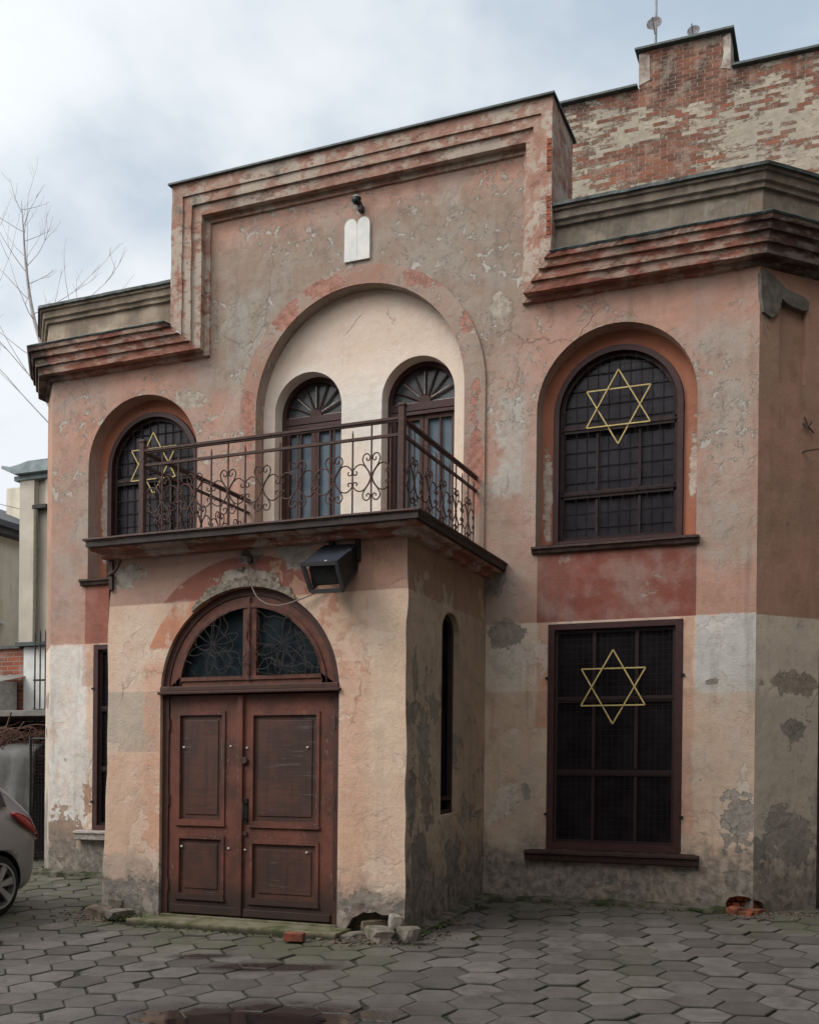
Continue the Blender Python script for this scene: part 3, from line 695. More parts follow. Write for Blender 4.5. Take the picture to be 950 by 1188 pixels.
mb = MB(); mb.panel(outl, [arch_d, ph], pf, reveals=[.08, .16]); mb.panel(rect(-4.1, -3.55, -.25, .12), [], FR(PY+.15))
mb.build('porch_wall', porch_m, B)
zs2 = [z for z in zsr if z < PZ-.03]
sf = lambda u, v, d: (PX1+(jig(v, 1, .012) if u < PY+.01 else 0)-d, u, v)
SLC = -1.03; slot = [(SLC-.235, .88), (SLC+.235, .90)]+[(SLC+.235*cos(pi*i/14), 2.60+.19*sin(pi*i/14)) for i in range(15)]
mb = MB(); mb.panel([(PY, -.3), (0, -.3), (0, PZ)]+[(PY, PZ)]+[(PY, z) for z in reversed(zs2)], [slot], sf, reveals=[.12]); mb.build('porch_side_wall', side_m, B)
mb = MB(); mb.panel(rect(PY, 0, -.3, PZ), [], lambda u, v, d: (PX0, u, v)); mb.build('porch_side_wall', side_m, B)
sw = MB().panel([(u, v) for u, v in slot], [], lambda u, v, d: (PX1-.115, u, v)).build('slit_window', dark_gl, B)
mb = MB(); mb.ring(slot, [(SLC+(u-SLC)*.80, 1.75+(v-1.75)*.955) for u, v in slot], lambda u, v, d: (PX1-.06-d, u, v), 0, .04); mb.box(PX1-.10, PX1-.05, SLC-.2, SLC+.2, 1.02, 1.06); mb.build('frame', frame2_m, sw)
# entrance door
DRM = MB(); DRM.ring(arch(-5.083, .931, -.1, 2.005, 36), arch(-5.083, .865, -.09, 2.01, 36), FR(PY+.05), -.01, .07)
DRM.box(-6.03, -4.13, PY-.035, PY+.09, 1.985, 2.012, .006); DRM.box(-6.015, -4.15, PY-.015, PY+.09, 2.012, 2.06, .008)
door = DRM.build('entrance_door', wood_m, B)
FX0, FX1, SP = -5.945, -4.205, -5.155
yd = PY+.075
def leaf(x0, x1, pn, swing=0):
    mb = MB(); z0, z1 = -.06, 1.975; (a0, a1), zu, zl = pn
    for bx in ((x0, a0, z0, z1), (a1, x1, z0, z1), (a0, a1, zu[1], z1), (a0, a1, zl[1], zu[0]), (a0, a1, z0, zl[0])):
        mb.box(bx[0], bx[1], yd-.022, yd+.02, bx[2], bx[3])
    mb.box(x0+.03, x1-.03, yd-.045, yd-.0225, z0+.01, zl[0]-.085, .004)
    o = mb.build('door_leaf', door_m, door)
    mb = MB()
    for zz in (zu, zl):
        mb.ring(rect(a0-.012, a1+.012, zz[0]-.012, zz[1]+.012), rect(a0+.022, a1-.022, zz[0]+.022, zz[1]-.022), FR(yd), -.034, -.005)
        mb.box(a0-.02, a1+.02, yd-.042, yd-.02, zz[0]-.035, zz[0]-.012)
    mb.build('panel_moulding', door_m, door)
    mb = MB()
    for zz in (zu, zl): mb.box(a0+.02, a1-.02, yd-.008, yd+.01, zz[0]+.02, zz[1]-.02, 0); mb.box(a0+.07, a1-.07, yd-.016, yd-.007, zz[0]+.07, zz[1]-.07, .004)
    mb.build('door_panel', panel_m, door)
leaf(FX0, SP-.006, ((-5.845, -5.345), (.80, 1.815), (.11, .665)))
leaf(SP+.006, FX1, ((-5.055, -4.37), (.80, 1.805), (.10, .64)))
mb = MB(); mb.box(SP-.035, SP+.02, yd-.05, yd-.02, -.05, 1.97, .008); mb.build('meeting_strip', door_m, door)
bm_ = simple('white_paint_dots', (.7, .7, .68), .5)
for x, z in ((-5.782, 1.494), (-5.271, 1.503), (-5.101, 1.487), (-4.481, 1.492), (-5.799, .566), (-5.286, .564), (-5.112, .557), (-4.478, .555)):
    mb = MB(); b2 = bmesh.new(); bmesh.ops.create_icosphere(b2, subdivisions=1, radius=.012); bmesh.ops.translate(b2, vec=(x, yd-.04 if x < -5.8 or 0 else yd-.026, z), verts=b2.verts); mb.join(b2); mb.build('bolt_head', bm_, door)
mb = MB(); mb.box(-5.125, -5.085, yd-.034, yd-.02, .80, 1.03, .004); mb.tube([(-5.105, yd-.03, .98), (-5.105, yd-.075, .98), (-5.10, yd-.085, .90), (-5.105, yd-.075, .84), (-5.105, yd-.03, .84)], .009, 8)
mb.build('handle', black_m, door)
MB().tube([(-5.12, yd-.02, 1.375), (-5.12, yd-.05, 1.375)], .03, 12).build('keyhole_plate', iron_m, door)
mb = MB(); mb.tube([(-5.11, yd-.02, .71), (-5.11, yd-.04, .71)], .022, 12); mb.build('lock', iron_m, door)
for zz in (.15, .95, 1.65):
    for xx in (FX0, FX1): MB().tube([(xx, yd-.03, zz), (xx, yd-.03, zz+.11)], .012, 8).build('hinge', iron_m, door)
# fanlight
fl = MB().panel(arch(-5.083, .80, 2.07, 2.08, 36), [], FR(PY+.105)).build('fanlight', fan_gl, B)
mb = MB(); mb.ring(arch(-5.083, .862, 2.062, 2.01, 36), arch(-5.083, .765, 2.135, 2.02, 36), FR(PY+.06), -.01, .05)
mb.ring(arch(-5.083, .79, 2.11, 2.015, 36), arch(-5.083, .745, 2.145, 2.02, 36), FR(PY+.055), -.02, .0)
mb.box(-5.155, -5.012, PY+.045, PY+.10, 2.13, 2.80, .006); mb.box(-5.10, -5.075, PY+.03, PY+.046, 2.10, 2.86, .004)
mb.build('frame', simple('fanlight_frame_paint', (.14, .05, .033), .55, (.085, .035, .026), 12, .3, wear=(.06, .03, .025)), fl)
random.seed(11); mb = MB()
def spl(pts, n=8):
    r = []; P = [Vector(p) for p in pts]; P = [2*P[0]-P[1]]+P+[2*P[-1]-P[-2]]
    for i in range(1, len(P)-2):
        for k in range(n):
            t_ = k/n; r.append(.5*((2*P[i])+(P[i+1]-P[i-1])*t_+(2*P[i-1]-5*P[i]+4*P[i+1]-P[i+2])*t_*t_+(3*P[i]-P[i-1]-3*P[i+1]+P[i+2])*t_**3))
    r.append(P[-2]); return r
def inside(x, z): return ((x+5.083)**2+(max(z, 2.02)-2.02)**2) < .765**2 and z > 2.13
yw = PY+.02
for cx, cz in ((-5.45, 2.44), (-4.72, 2.42)):
    for k in range(6):
        a_ = k*pi/3+.3; l = .27; P = []
        for t_, s_ in ((0, 0), (.35, .10), (.75, .13), (1, .02), (.8, -.10), (.4, -.09), (0, 0)):
            dx_, dz_ = l*t_, l*1.1*s_; P.append((cx+dx_*cos(a_)-dz_*sin(a_), yw+random.uniform(-.01, .01), cz+dx_*sin(a_)+dz_*cos(a_)))
        P = [p for p in spl(P, 5) if inside(p.x, p.z)]
        if len(P) > 2: mb.tube(P, .0034, 4)
for k in range(46):
    x, z = random.uniform(-5.8, -4.4), random.uniform(2.15, 2.7); P = [(x, yw, z)]; a_ = random.uniform(0, 6.3)
    for i in range(5):
        a_ += random.uniform(-1.2, 1.2); x += .09*cos(a_); z += .09*sin(a_); P.append((x, yw+random.uniform(-.01, .01), z))
    P = [p for p in spl(P, 4) if inside(p.x, p.z)]
    if len(P) > 4: mb.tube(P, .003, 4)
mb.build('wrought_wire', simple('dull_wire', (.045, .038, .036), .7), fl)
# broken plaster edge over the arch
random.seed(5); oo, ii = [], []
for k in range(41):
    a_ = radians(58+k*1.75); e_ = min(k, 40-k)/40*2; ii.append((-5.083+.945*cos(a_), 2.0+.945*sin(a_))); r = .952+.085*min(1, e_*1.6)**.6*random.uniform(.6, 1.15); oo.append((-5.083+r*cos(a_), 2.0+r*sin(a_)))
mb = MB(); mb.prism(oo+ii[::-1], FR(PY), -.022, .01)
for k in range(9):
    a_ = radians(66+k*6+random.uniform(-1, 1)); r = random.uniform(.975, 1.02); rock(mb, (-5.083+r*cos(a_), PY-.012, 2.0+r*sin(a_)), .038, (1.5, .35, .8), 0, 2)
mb.build('broken_plaster_edge', simple('crumbling_mortar', (.30, .26, .21), .95, (.13, .11, .09), 22, .9), B)
mb = MB()
rock(mb, (-5.06, PY-.0, 3.19), .09, (1, .4, .7), 3); rock(mb, (-5.1, PY, 3.25), .06, (1, .5, .6), 4); rock(mb, (-5.16, PY, 3.11), .05, (1.4, .4, .6), 9)
mb.build('chipped_keystone', simple('dark_broken_stone', (.12, .10, .09), .95, (.05, .04, .035), 14, .8), B)
# hanging cable
mb = MB(); mb.tube(spl([(-5.07, PY-.02, 3.18), (-5.03, PY-.05, 3.0), (-4.93, PY-.06, 2.82), (-4.74, PY-.06, 2.75), (-4.5, PY-.05, 2.80), (-4.30, PY-.03, 2.87)], 8), .006, 6)
mb.build('hanging_cable', simple('pale_cable', (.26, .2, .17), .7), B)
# step
mb = MB(); mb.box(-6.14, -4.0, PY-.33, PY-.002, -.3, -.085, .012)
mb.box(-6.0, -4.16, PY-.002, PY+.14, -.3, -.068, .004)
def stepmat():
    M = Mat('mossy_step'); nt = M.nt; a_ = tex(M.P, 5, 7, .65); b_ = tex(M.P, 30, 5)
    col = mix(nt, st(a_, .35, .62), (.055, .065, .025), (.17, .15, .105)); col = mix(nt, st(M.z, -.095, -.13)*.8, col, (.03, .026, .022))
    return M.done(col, .9, a_+b_*.4, .7, .015, spec=.15)
mb.build('door_step', stepmat(), B)
# balcony slab
SX0, SX1, SY = -6.66, -3.30, -2.40
def slab_pts(e, z):
    pts = []
    x0, x1, y = PX0-e*.2+.0, PX1+e*.72, PY-e
    for a_, b_, n in (((x0, 0), (x0, y), 4), ((x0, y), (x1, y), 30), ((x1, y), (x1, 0), 14)):
        for k in range(n):
            f = k/n; px, py = a_[0]+(b_[0]-a_[0])*f, a_[1]+(b_[1]-a_[1])*f; j = mnoise.noise(Vector((px*4, py*4, z*12)))*.008 if 0 < k else 0
            pts.append((px, py+(j if b_[1] == a_[1] else 0), z+j*.6))
    pts.append((x1, 0, z)); return pts
mb = sweep([(3.285, -.02), (3.285, .085), (3.30, .10), (3.338, .105), (3.335, .215), (3.35, .235), (3.412, .245), (3.41, .285), (3.416, .30), (3.438, .30), (3.442, .29)], lambda z, e: slab_pts(e, z), 0)
mb.build('balcony_slab', slab_m, B)
mb = MB(); mb.box(SX0-.0, SX1-.005, SY+.0, -.0, 3.36, 3.441); mb.build('balcony_floor', simple('wet_tar', (.045, .035, .032), .7), B)
mb = MB(); mb.tube(slab_pts(.302, 3.428), .014, 6); mb.build('slab_edge_strip', iron_m, B)
mb = MB(); mb.tube(spl([(-6.58, PY-.03, 3.15), (-6.55, PY-.09, 3.13), (-6.46, PY-.1, 3.17), (-6.42, PY-.08, 3.27)], 6), .014, 6); mb.box(-6.60, -6.56, PY-.03, PY, 3.0, 3.28); mb.build('iron_bracket', iron_m, B)
# railing
RY, RXL, RXR, RB, RT, R2 = -1.97, -6.34, -3.635, 3.44, 4.345, 4.205
mb = MB(); rail = mb.box(RXR-.028, RXR+.028, RY-.028, RY+.028, RB, RT+.10, .006).build('balcony_railing', iron_m, B)
mb = MB(); mb.box(RXR-.034, RXR+.034, RY-.034, RY+.034, RT+.10, RT+.125, .006); mb.build('post_cap', iron_m, rail)
mb = MB(); mb.box(RXL-.028, RXL+.028, RY-.028, RY+.028, RB, RT+.08, .006).box(RXL-.034, RXL+.034, RY-.034, RY+.034, RT+.08, RT+.105, .006); mb.build('post', iron_m, rail)
def handrail(p, q_):
    mb = MB(); mb.bar(p, q_, .042, .022); mb.bar((p[0], p[1], p[2]-.018), (q_[0], q_[1], q_[2]-.018), .024, .018); mb.build('handrail', iron_m, rail)
handrail((RXL, RY, RT), (RXR, RY, RT)); handrail((RXR, RY, RT), (RXR, 0, RT)); handrail((RXL, RY, RT), (RXL, 0, RT))
mb = MB()
for p, q_ in (((RXL, RY), (RXR, RY)), ((RXR, RY), (RXR, 0)), ((RXL, RY), (RXL, 0))):
    mb.bar((*p, R2), (*q_, R2), .026, .024); mb.bar((*p, 3.475), (*q_, 3.475), .024, .012)
mb.build('lower_rail', iron_m, rail)
def spiral(cx, cz, r0, a0, turns, n=16, sgn=1):
    return [(cx+r0*(1-.8*k/n)*cos(a0+sgn*2*pi*turns*k/n), cz+r0*(1-.8*k/n)*sin(a0+sgn*2*pi*turns*k/n)) for k in range(n+1)]
def lyre(mb, fn):
    zn = 3.86
    for sx_ in (1, -1):
        for sz in (1, -1):
            T_ = lambda P: [fn(sx_*u, zn+sz*(v if sz > 0 else v*.93)) for u, v in P]
            h = [(0.006, 0), (.02, .05), (.055, .10), (.082, .15), (.078, .19), (.052, .212), (.022, .20), (.012, .172), (.026, .150), (.045, .158), (.044, .176)]
            mb.tube(T_([(p.x, p.y) for p in spl([(a_, b_, 0) for a_, b_ in h], 4)]), .0062, 5)
            g = [(.006, 0), (.03, .055), (.075, .108), (.12, .122), (.162, .105), (.19, .07), (.185, .04), (.160, .034), (.148, .052), (.160, .066)]
            g = [(a_*.93, b_) for a_, b_ in g]
            mb.tube(T_([(p.x, p.y) for p in spl([(a_, b_, 0) for a_, b_ in g], 4)]), .0062, 5)
    b2 = bmesh.new(); bmesh.ops.create_icosphere(b2, subdivisions=1, radius=.016); bmesh.ops.translate(b2, vec=fn(0, zn), verts=b2.verts); mb.join(b2)
    for dz in (.17, -.155):
        b2 = bmesh.new(); bmesh.ops.create_icosphere(b2, subdivisions=1, radius=.013); bmesh.ops.translate(b2, vec=fn(0, zn+dz), verts=b2.verts); mb.join(b2)
def run(fnx, talls, shorts):
    for t_ in talls:
        f = lambda u, z: fnx(t_+u, z)
        mb = MB(); mb.bar(f(0, 3.47), f(0, RT-.02), .012); lyre(mb, f); mb.build('scrolled_baluster', iron_m, rail)
    for t_ in shorts:
        f = lambda u, z: fnx(t_+u, z)
        mb = MB(); mb.bar(f(0, 3.47), f(0, 4.25), .012); mb.tube([f(0, 4.25), f(0, 4.29)], .009, 6, r2=.001)
        for dz in (.055, -.05):
            b2 = bmesh.new(); bmesh.ops.create_icosphere(b2, subdivisions=1, radius=.013); bmesh.ops.translate(b2, vec=f(0, 3.86+dz), verts=b2.verts); mb.join(b2)
        mb.build('baluster', iron_m, rail)
run(lambda u, z: (u, RY, z), [-3.925-.365*k for k in range(7)], [-3.742]+[-4.1075-.365*k for k in range(7)][:6])
for X in (RXR, RXL): run(lambda u, z: (X, u, z), [-1.69+.36*k for k in range(5)], [-1.51+.36*k for k in range(4)]+[-.08])

# ------------------------------------------------------------------ fittings on the building
# floodlight in a cage
fl_ = thing('floodlight', (-4.15, PY, 3.05), 'black caged floodlight bolted to the porch wall just under the balcony', 'lamp')
y0, y1 = PY-.36, PY-.03
A_ = [(-4.335, y0, 3.045), (-4.005, y0-.02, 3.03)]; Bk = [(-4.30, y1, 3.26), (-3.97, y1, 3.25)]; Lo = [(-4.255, y0+.02, 2.80), (-3.945, y0, 2.79)]
mb = MB(); th_ = Vector((0, 0, -.018))
vs = [Vector(A_[0]), Vector(A_[1]), Vector(Bk[1]), Vector(Bk[0])]
T1 = [mb.b.verts.new(v) for v in vs]; T2 = [mb.b.verts.new(v+th_) for v in vs]
mb.b.faces.new(T1); mb.b.faces.new(T2[::-1])
for k in range(4): mb.b.faces.new((T1[k], T1[(k+1) % 4], T2[(k+1) % 4], T2[k]))
mb.build('lid', simple('black_lid_with_droppings', (.03, .035, .05), .5, (.015, .017, .022), 5, .1, wear=(.45, .47, .5), spec=.2), fl_)
mb = MB()
dn = Vector((0, 0, -.015))
for p, q_ in ((Vector(A_[0])+dn, Vector(A_[1])+dn), (A_[0], Lo[0]), (A_[1], Lo[1]), (Lo[0], Lo[1])): mb.bar(p, q_, .034, .024, (0, 1, 0))
mb.bar(Lo[1], (-3.985, y1, 3.02), .02); mb.bar(Lo[0], (-4.28, y1, 3.02), .02)
mb.bar((-4.28, y1, 3.02), (-4.30, y1, 3.25), .022); mb.bar((-3.985, y1, 3.02), (-3.97, y1, 3.25), .022)
F4 = [mb.b.verts.new(p) for p in (Vector(A_[1])+dn, Lo[1], (-3.985, y1, 3.02), (-3.97, y1, 3.24))]; mb.b.faces.new(F4)
mb.box(-4.24, -4.20, PY-.05, PY-.004, 3.20, 3.285); mb.box(-3.99, -3.95, PY-.05, PY-.004, 3.10, 3.285)
mb.build('cage', black_m, fl_)
mb = MB(); mb.box(-4.275, -4.02, PY-.33, PY-.10, 2.885, 3.05, .012, Matrix.Rotation(radians(18), 3, 'X')); mb.bar((-4.12, PY-.12, 3.0), (-4.12, PY-.005, 3.05), .03); mb.build('lamp_head', black_m, fl_)
# security camera
cc = thing('security_camera', (-5.0, -.02, 7.42), 'small black domed security camera above the white double tablet', 'camera')
mb = MB(); mb.box(-4.995, -4.94, -.08, -.002, 7.33, 7.39, .01); mb.tube([(-4.97, -.04, 7.38), (-4.985, -.07, 7.43)], .028, 10); mb.build('bracket', black_m, cc)
mb = MB(); b2 = bmesh.new(); bmesh.ops.create_uvsphere(b2, u_segments=18, v_segments=12, radius=.046); bmesh.ops.translate(b2, vec=(-5.0, -.09, 7.435), verts=b2.verts); mb.join(b2); mb.build('housing', black_m, cc, smooth=True)
mb = MB(); b2 = bmesh.new(); bmesh.ops.create_uvsphere(b2, u_segments=18, v_segments=12, radius=.053)
bmesh.ops.delete(b2, geom=[v for v in b2.verts if v.co.z < .005], context='VERTS'); bmesh.ops.translate(b2, vec=(-4.997, -.087, 7.442), verts=b2.verts); mb.join(b2); mb.build('hood', simple('grey_plastic', (.2, .2, .2), .5), cc, smooth=True)
mb = MB(); mb.tube([(-5.01, -.12, 7.42), (-5.015, -.142, 7.41)], .017, 12); mb.build('lens', glass('lens_glass', (.02, .04, .05), .05), cc)
# tablets
hw_ = .0745; tl = [(-5.168, 6.825), (-4.868, 6.825)]+[(-4.868-hw_+hw_*cos(pi*i/12), 7.20+hw_*1.08*sin(pi*i/12)) for i in range(12)]+[(-5.018, 7.205)]+[(-5.168+hw_+hw_*cos(pi*i/12), 7.20+hw_*1.08*sin(pi*i/12)) for i in range(1, 13)]
mb = MB(); mb.prism(tl, FR(0), -.028, -.001); tb = mb.build('stone_tablet', marble_m)
tag(tb, 'white double-topped stone tablet set above the big central arch', 'tablet')
mb = MB(); mb.box(-5.020, -5.016, -.0295, -.027, 6.83, 7.20); mb.build('carved_groove', simple('groove_grey', (.52, .52, .49), .8), tb)
# hook + rod on right corner
mb = MB(); P1 = Vector(CR(.57, 4.62, -.03)); mb.tube([Vector(CR(.55, 4.72, -.0)), P1, Vector(CR(.62, 4.56, -.05))], .008, 6); mb.tube([Vector(CR(.53, 4.66, 0)), Vector(CR(.55, 4.60, -.04)), Vector(CR(.58, 4.66, -.06))], .01, 6); mb.build('wall_hook', iron_m, B)
mb = MB(); mb.tube([Vector(CR(.53, 4.38, 0)), Vector(CR(.53, 4.38, -.05)), Vector((.6, .2, 4.40))], .008, 6); mb.build('tie_rod', iron_m, B)

# ------------------------------------------------------------------ rubble and small things at the wall foot
random.seed(21)
def stone(c, r, sq, seed, label, mat=None, nm='rubble_stone', cat='stone', grp=None):
    mb = MB(); rock(mb, (0, 0, 0), r, sq, seed); o = mb.build(nm, mat or stone_m); o.location = c; tag(o, label, cat, grp or {'stone': 'loose stones at the porch corners', 'brick': 'orange brick chunks at the right corner'}[cat]); return o
pale_m = simple('pale_limestone', (.33, .30, .26), .95, (.18, .165, .14), 9, .8)
stone((-3.585, PY-.02, .0), .115, (.7, .6, .95), 4, 'pale upright stone wedged in the right porch corner over the wall cavity', pale_m)
stone((-3.70, PY-.10, -.10), .25, (1.3, .55, .42), 5, 'largest flat stone lying at the foot of the right porch corner')
stone((-3.44, PY-.08, -.09), .15, (1.0, .7, .75), 7, 'grey angular stone leaning on the shaded side of the porch corner')
stone((-3.93, PY-.10, -.14), .17, (1.3, .6, .4), 8, 'grey stone between the door step end and the wall cavity')
stone((-3.80, PY+.07, -.06), .16, (1.2, .5, .6), 17, 'brown masonry core showing inside the cavity at the porch foot', simple('cavity_core', (.16, .12, .085), .95, (.06, .05, .03), 12, .8))
rubm = simple('brown_rubble', (.15, .115, .09), .95, (.07, .055, .045), 12, .8)
stone((-6.62, PY-.05, -.09), .22, (1.0, .8, .5), 11, 'brown lump of fallen masonry left of the porch corner', rubm)
stone((-6.38, PY-.10, -.08), .18, (1.3, .7, .4), 12, 'flat stone at the left porch corner beside the moss', stone_m)
stone((-6.50, PY-.0, -.02), .12, (.9, .4, .9), 13, 'pale plaster lump clinging to the left porch corner foot', stone_m)
mb = MB(); mb.box(-.085, .085, -.05, .05, -.035, .035, .008, Matrix.Rotation(.25, 3, 'Z')); 
br = mb.build('brick_piece', simple('broken_red_brick', (.23, .065, .042), .95, (.12, .045, .032), 14, .7)); br.location = (-4.30, -2.60, -.11)
tag(br, 'broken piece of orange red brick lying below the door step', 'brick')
ob = simple('orange_brick_rubble', (.24, .075, .038), .95, (.09, .04, .028), 14, .9)
for i, (x, y, r, lb) in enumerate(((-.98, -.10, .10, 'largest orange brick chunk fallen from the hole at the right corner'), (-.90, -.17, .07, 'orange brick chunk right in front of the largest one'), (-.82, -.03, .08, 'orange brick chunk half inside the corner hole'))):
    stone((x, y, -.02+r*.25), r*1.2, (1.2, .8, .7), 30+i, lb, ob, 'brick_chunk', 'brick')
mb = MB()
for k in range(700):
    ang = random.uniform(0, 6.3); cx_, cy_ = random.choice(((-6.75, -2.25), (-6.6, -2.3), (-.85, -.25), (-.6, -.1), (-3.7, -2.3), (-3.3, -2.0), (-3.45, -1.4), (-6.9, -2.1), (-.5, .1), (-3.8, -2.25), (-3.8, -2.2), (-3.9, -2.45), (-6.5, -2.25), (-1.6, -.1), (-2.6, -.1)))
    x, y = cx_+random.gauss(0, .14), cy_+random.gauss(0, .10); r = random.uniform(.004, .02)*random.choice((1, 1, 1, 1.7)); rock(mb, (x, y, gz(x, y)+.004), r, (1.2, 1, .7), k, 1)
tag(mb.build('scattered_grit', rubm), 'fine brown plaster grit scattered along the foot of the walls', 'grit', kind='stuff')
# wall-foot cement skirting strips
mb = MB()
def strip(P, w_, h):
    n = len(P)
    rows = []
    for (x, y), (nx, ny) in P:
        z = gz(x, y)-.03; j = random.uniform(.8, 1.2)
        rows.append([mb.b.verts.new(c) for c in ((x, y, z+h*j+.03), (x+nx*w_*j, y+ny*w_*j, z+h*.5*j+.03), (x+nx*w_*1.15*j, y+ny*w_*1.15*j, z-.05))])
    for i in range(n-1):
        for k in range(2): mb.b.faces.new((rows[i][k], rows[i+1][k], rows[i+1][k+1], rows[i][k+1]))
strip([((x/10, .005), (0, -1)) for x in range(-35, -10)], .10, .05)
def skm():
    M = Mat('mossy_cement'); nt = M.nt; a_ = tex(M.P, 7, 7, .65); col = mix(nt, st(a_, .38, .62), (.035, .042, .02), (.12, .105, .09))
    return M.done(col, .95, a_, .9, .02, spec=.1)
skm_ = skm(); mb.build('wall_foot_cement', skm_, B)
mb = MB(); strip([((PX1-.005, y/10), (1, 0)) for y in range(-20, 1)], .12, .05); mb.build('wall_foot_cement', skm_, B)
mb = MB(); strip([((x/10, .005), (0, -1)) for x in range(-93, -65)], .12, .06); mb.build('wall_foot_cement', skm_, B)
# puddles
wm = Mat('muddy_water'); wn_ = tex(wm.P, 9, 2); water_m = wm.done((.010, .009, .009), .07, wn_, .04, .01, spec=.22)
def puddle(cx, cy, rx, ry, rot, sd, lab):
    mb = MB(); n = 72; L = []
    for k in range(n):
        a_ = 2*pi*k/n; r = 1+.30*mnoise.noise(Vector((cos(a_)*1.3, sin(a_)*1.3, sd)))+.16*mnoise.noise(Vector((cos(a_)*4, sin(a_)*4, sd)))+.07*mnoise.noise(Vector((cos(a_)*11, sin(a_)*11, sd)))
        X, Y = rx*r*cos(a_), ry*r*sin(a_); L.append((cx+X*cos(rot)-Y*sin(rot), cy+X*sin(rot)+Y*cos(rot)))
    c = mb.b.verts.new((cx, cy, gz(cx, cy)+.006)); V = [mb.b.verts.new((x, y, gz(x, y)+.006)) for x, y in L]
    for k in range(n): mb.b.faces.new((c, V[k], V[(k+1) % n]))
    o = mb.build('puddle', water_m, smooth=True); o['kind'] = 'structure'; return o
puddle(-3.45, -4.78, .52, .17, .36, 1.0, '')
# moss tufts / weeds
leaf_m = simple('weed_green', (.055, .085, .022), .8, (.035, .055, .015), 20)
mb = MB(); random.seed(3)
for k in range(1500):
    c = random.choices(((-6.22, -2.30, .12, .05), (-3.4, -1.9, .05, .25), (-3.42, -1.2, .05, .4), (-5.0, -2.47, .9, .02), (-8.4, -.12, .5, .05), (-2.2, -.13, .9, .04), (-1.3, -.12, .25, .04)), (7, 3, 2, 2, 2, 2, 2))[0]
    x, y = c[0]+random.gauss(0, c[2]), c[1]+random.gauss(0, c[3])
    if -6.62 < x < -3.5 and y > -2.13: continue
    if y > -.02: continue
    z = gz(x, y)-.005+(.05 if c[0] == -6.22 else .01)*random.random(); a_ = random.uniform(0, 6.3); l = random.uniform(.01, .035); w_ = l*.35; up = random.uniform(.3, 1)
    d_ = Vector((cos(a_), sin(a_), up))*l; s_ = Vector((-sin(a_), cos(a_), 0))*w_; p = Vector((x, y, z))
    mb.face([p, p+d_*.6+s_, p+d_, p+d_*.6-s_])
tag(mb.build('weeds_and_moss', leaf_m), 'low green moss and weeds along the door step and wall feet', 'weeds', kind='stuff')

# ------------------------------------------------------------------ brick tenement behind, right
def brick_mat():
    M = Mat('rendered_brick'); nt = M.nt; x, z = M.x, M.z; bh, bw = .072, .27
    row = (z/bh).fl(); off = row*.5; off = (off-off.fl())*bw; cxn = ((x+off)/bw).fl()
    fz = z/bh-row; fx = (x+off)/bw-cxn
    mort = st(fz, .16, .08).mx(st(fx, .07, .035))
    cell = vec(nt, cxn*bw, 0.0, row*bh); cellS = vec(nt, cxn*bw*.38, 0.0, row*bh)
    wn = nt.nodes.new('ShaderNodeTexWhiteNoise'); nt.links.new(cell.k, wn.inputs['Vector']); rnd = N(nt, wn.outputs['Value'])
    big = tex(cellS, 1.0, 5, .65); mid = tex(vec(nt, cxn*bw*.5, 4.0, row*bh*1.6), 1.9, 4, .6); fine = tex(M.P, 5, 7, .7)
    a_ = (x+3.55)/1.1; b_ = (z-12.95)/.42; heart = st((a_*a_+b_*b_).sq(), 1.5, .2)*.13
    topk = st(z, 13.55, 14.3)*.055+st(z, 13.5, 14.5)*st((x+3.1).ab(), 1.7, .7)*.13
    fin2 = tex(vec(nt, x*1.0, 0.0, z*1.9), 9, 7, .75)
    v = big*.30+mid*.24+rnd*.14+fine*.10+fin2*.32+heart+topk
    ex = st(v, .548, .606)
    bc = mix(nt, rnd, (.10, .05, .038), (.22, .088, .056)); bc = mix(nt, st(tex(cell, 2.3, 3), .5, .65)*.7, bc, (.10, .045, .035))
    sm = st(tex(vec(nt, x*.9, 0.0, z*.6), 1.9, 6, .65), .42, .62)*st(z, 12.6, 14.4)
    bc = mix(nt, sm*.85, bc, (.035, .025, .022)); bc = mix(nt, mort*.8, bc, (.25, .22, .18))
    bc = mix(nt, st(tex(M.P, 3.1, 8, .72), .48, .62)*.55, bc, (.26, .215, .175))
    pl = mix(nt, st(fine, .35, .65), (.25, .215, .17), (.35, .305, .245)); pl = mix(nt, st(tex(M.P, .8, 5, .6), .45, .65)*.5, pl, (.24, .22, .19))
    pl = mix(nt, st(fz, .2, .05)*.3, pl, (.2, .18, .15)); pl = mix(nt, st(fin2, .50, .60)*.55, pl, (.20, .165, .13)); pl = mix(nt, st(tex(M.P, 2.2, 7, .7), .54, .62)*.5, pl, (.17, .15, .13))
    col = mix(nt, ex, pl, bc)
    return M.done(col, .95, ex*-.6+mort*ex*-.5+fine*.3, .8, .03, spec=.1)
T = thing('brick_tenement', (-4, 10, 0), 'tall tenement behind the synagogue with flaking render over red brick', 'building')
BY = 10.0
def br_pt(px_, z_): return px_
mb = MB()
prof = [(-9, 0), (4.5, 0), (4.5, 14.24), (-2.25, 14.36), (-2.25, 15.05), (-3.90, 15.08), (-3.90, 14.40), (-9, 14.40)]
mb.prism(prof, FR(BY), 0, 8); mb.build('wall', brick_mat(), T)
mb = MB()
for (x0, z0, x1, z1) in ((-9, 14.40, -3.93, 14.40), (-3.98, 15.08, -2.17, 15.05), (-2.2, 14.36, 4.5, 14.24)):
    mb.prism([(x0, z0), (x1, z1), (x1, z1+.04), (x0, z0+.04)], FR(BY), -.12, 8.1)
mb.build('roof_edge', tin_m, T)
mb = MB(); wr = simple('white_render', (.36, .33, .29), .95, (.16, .12, .10), 3.5, .5)
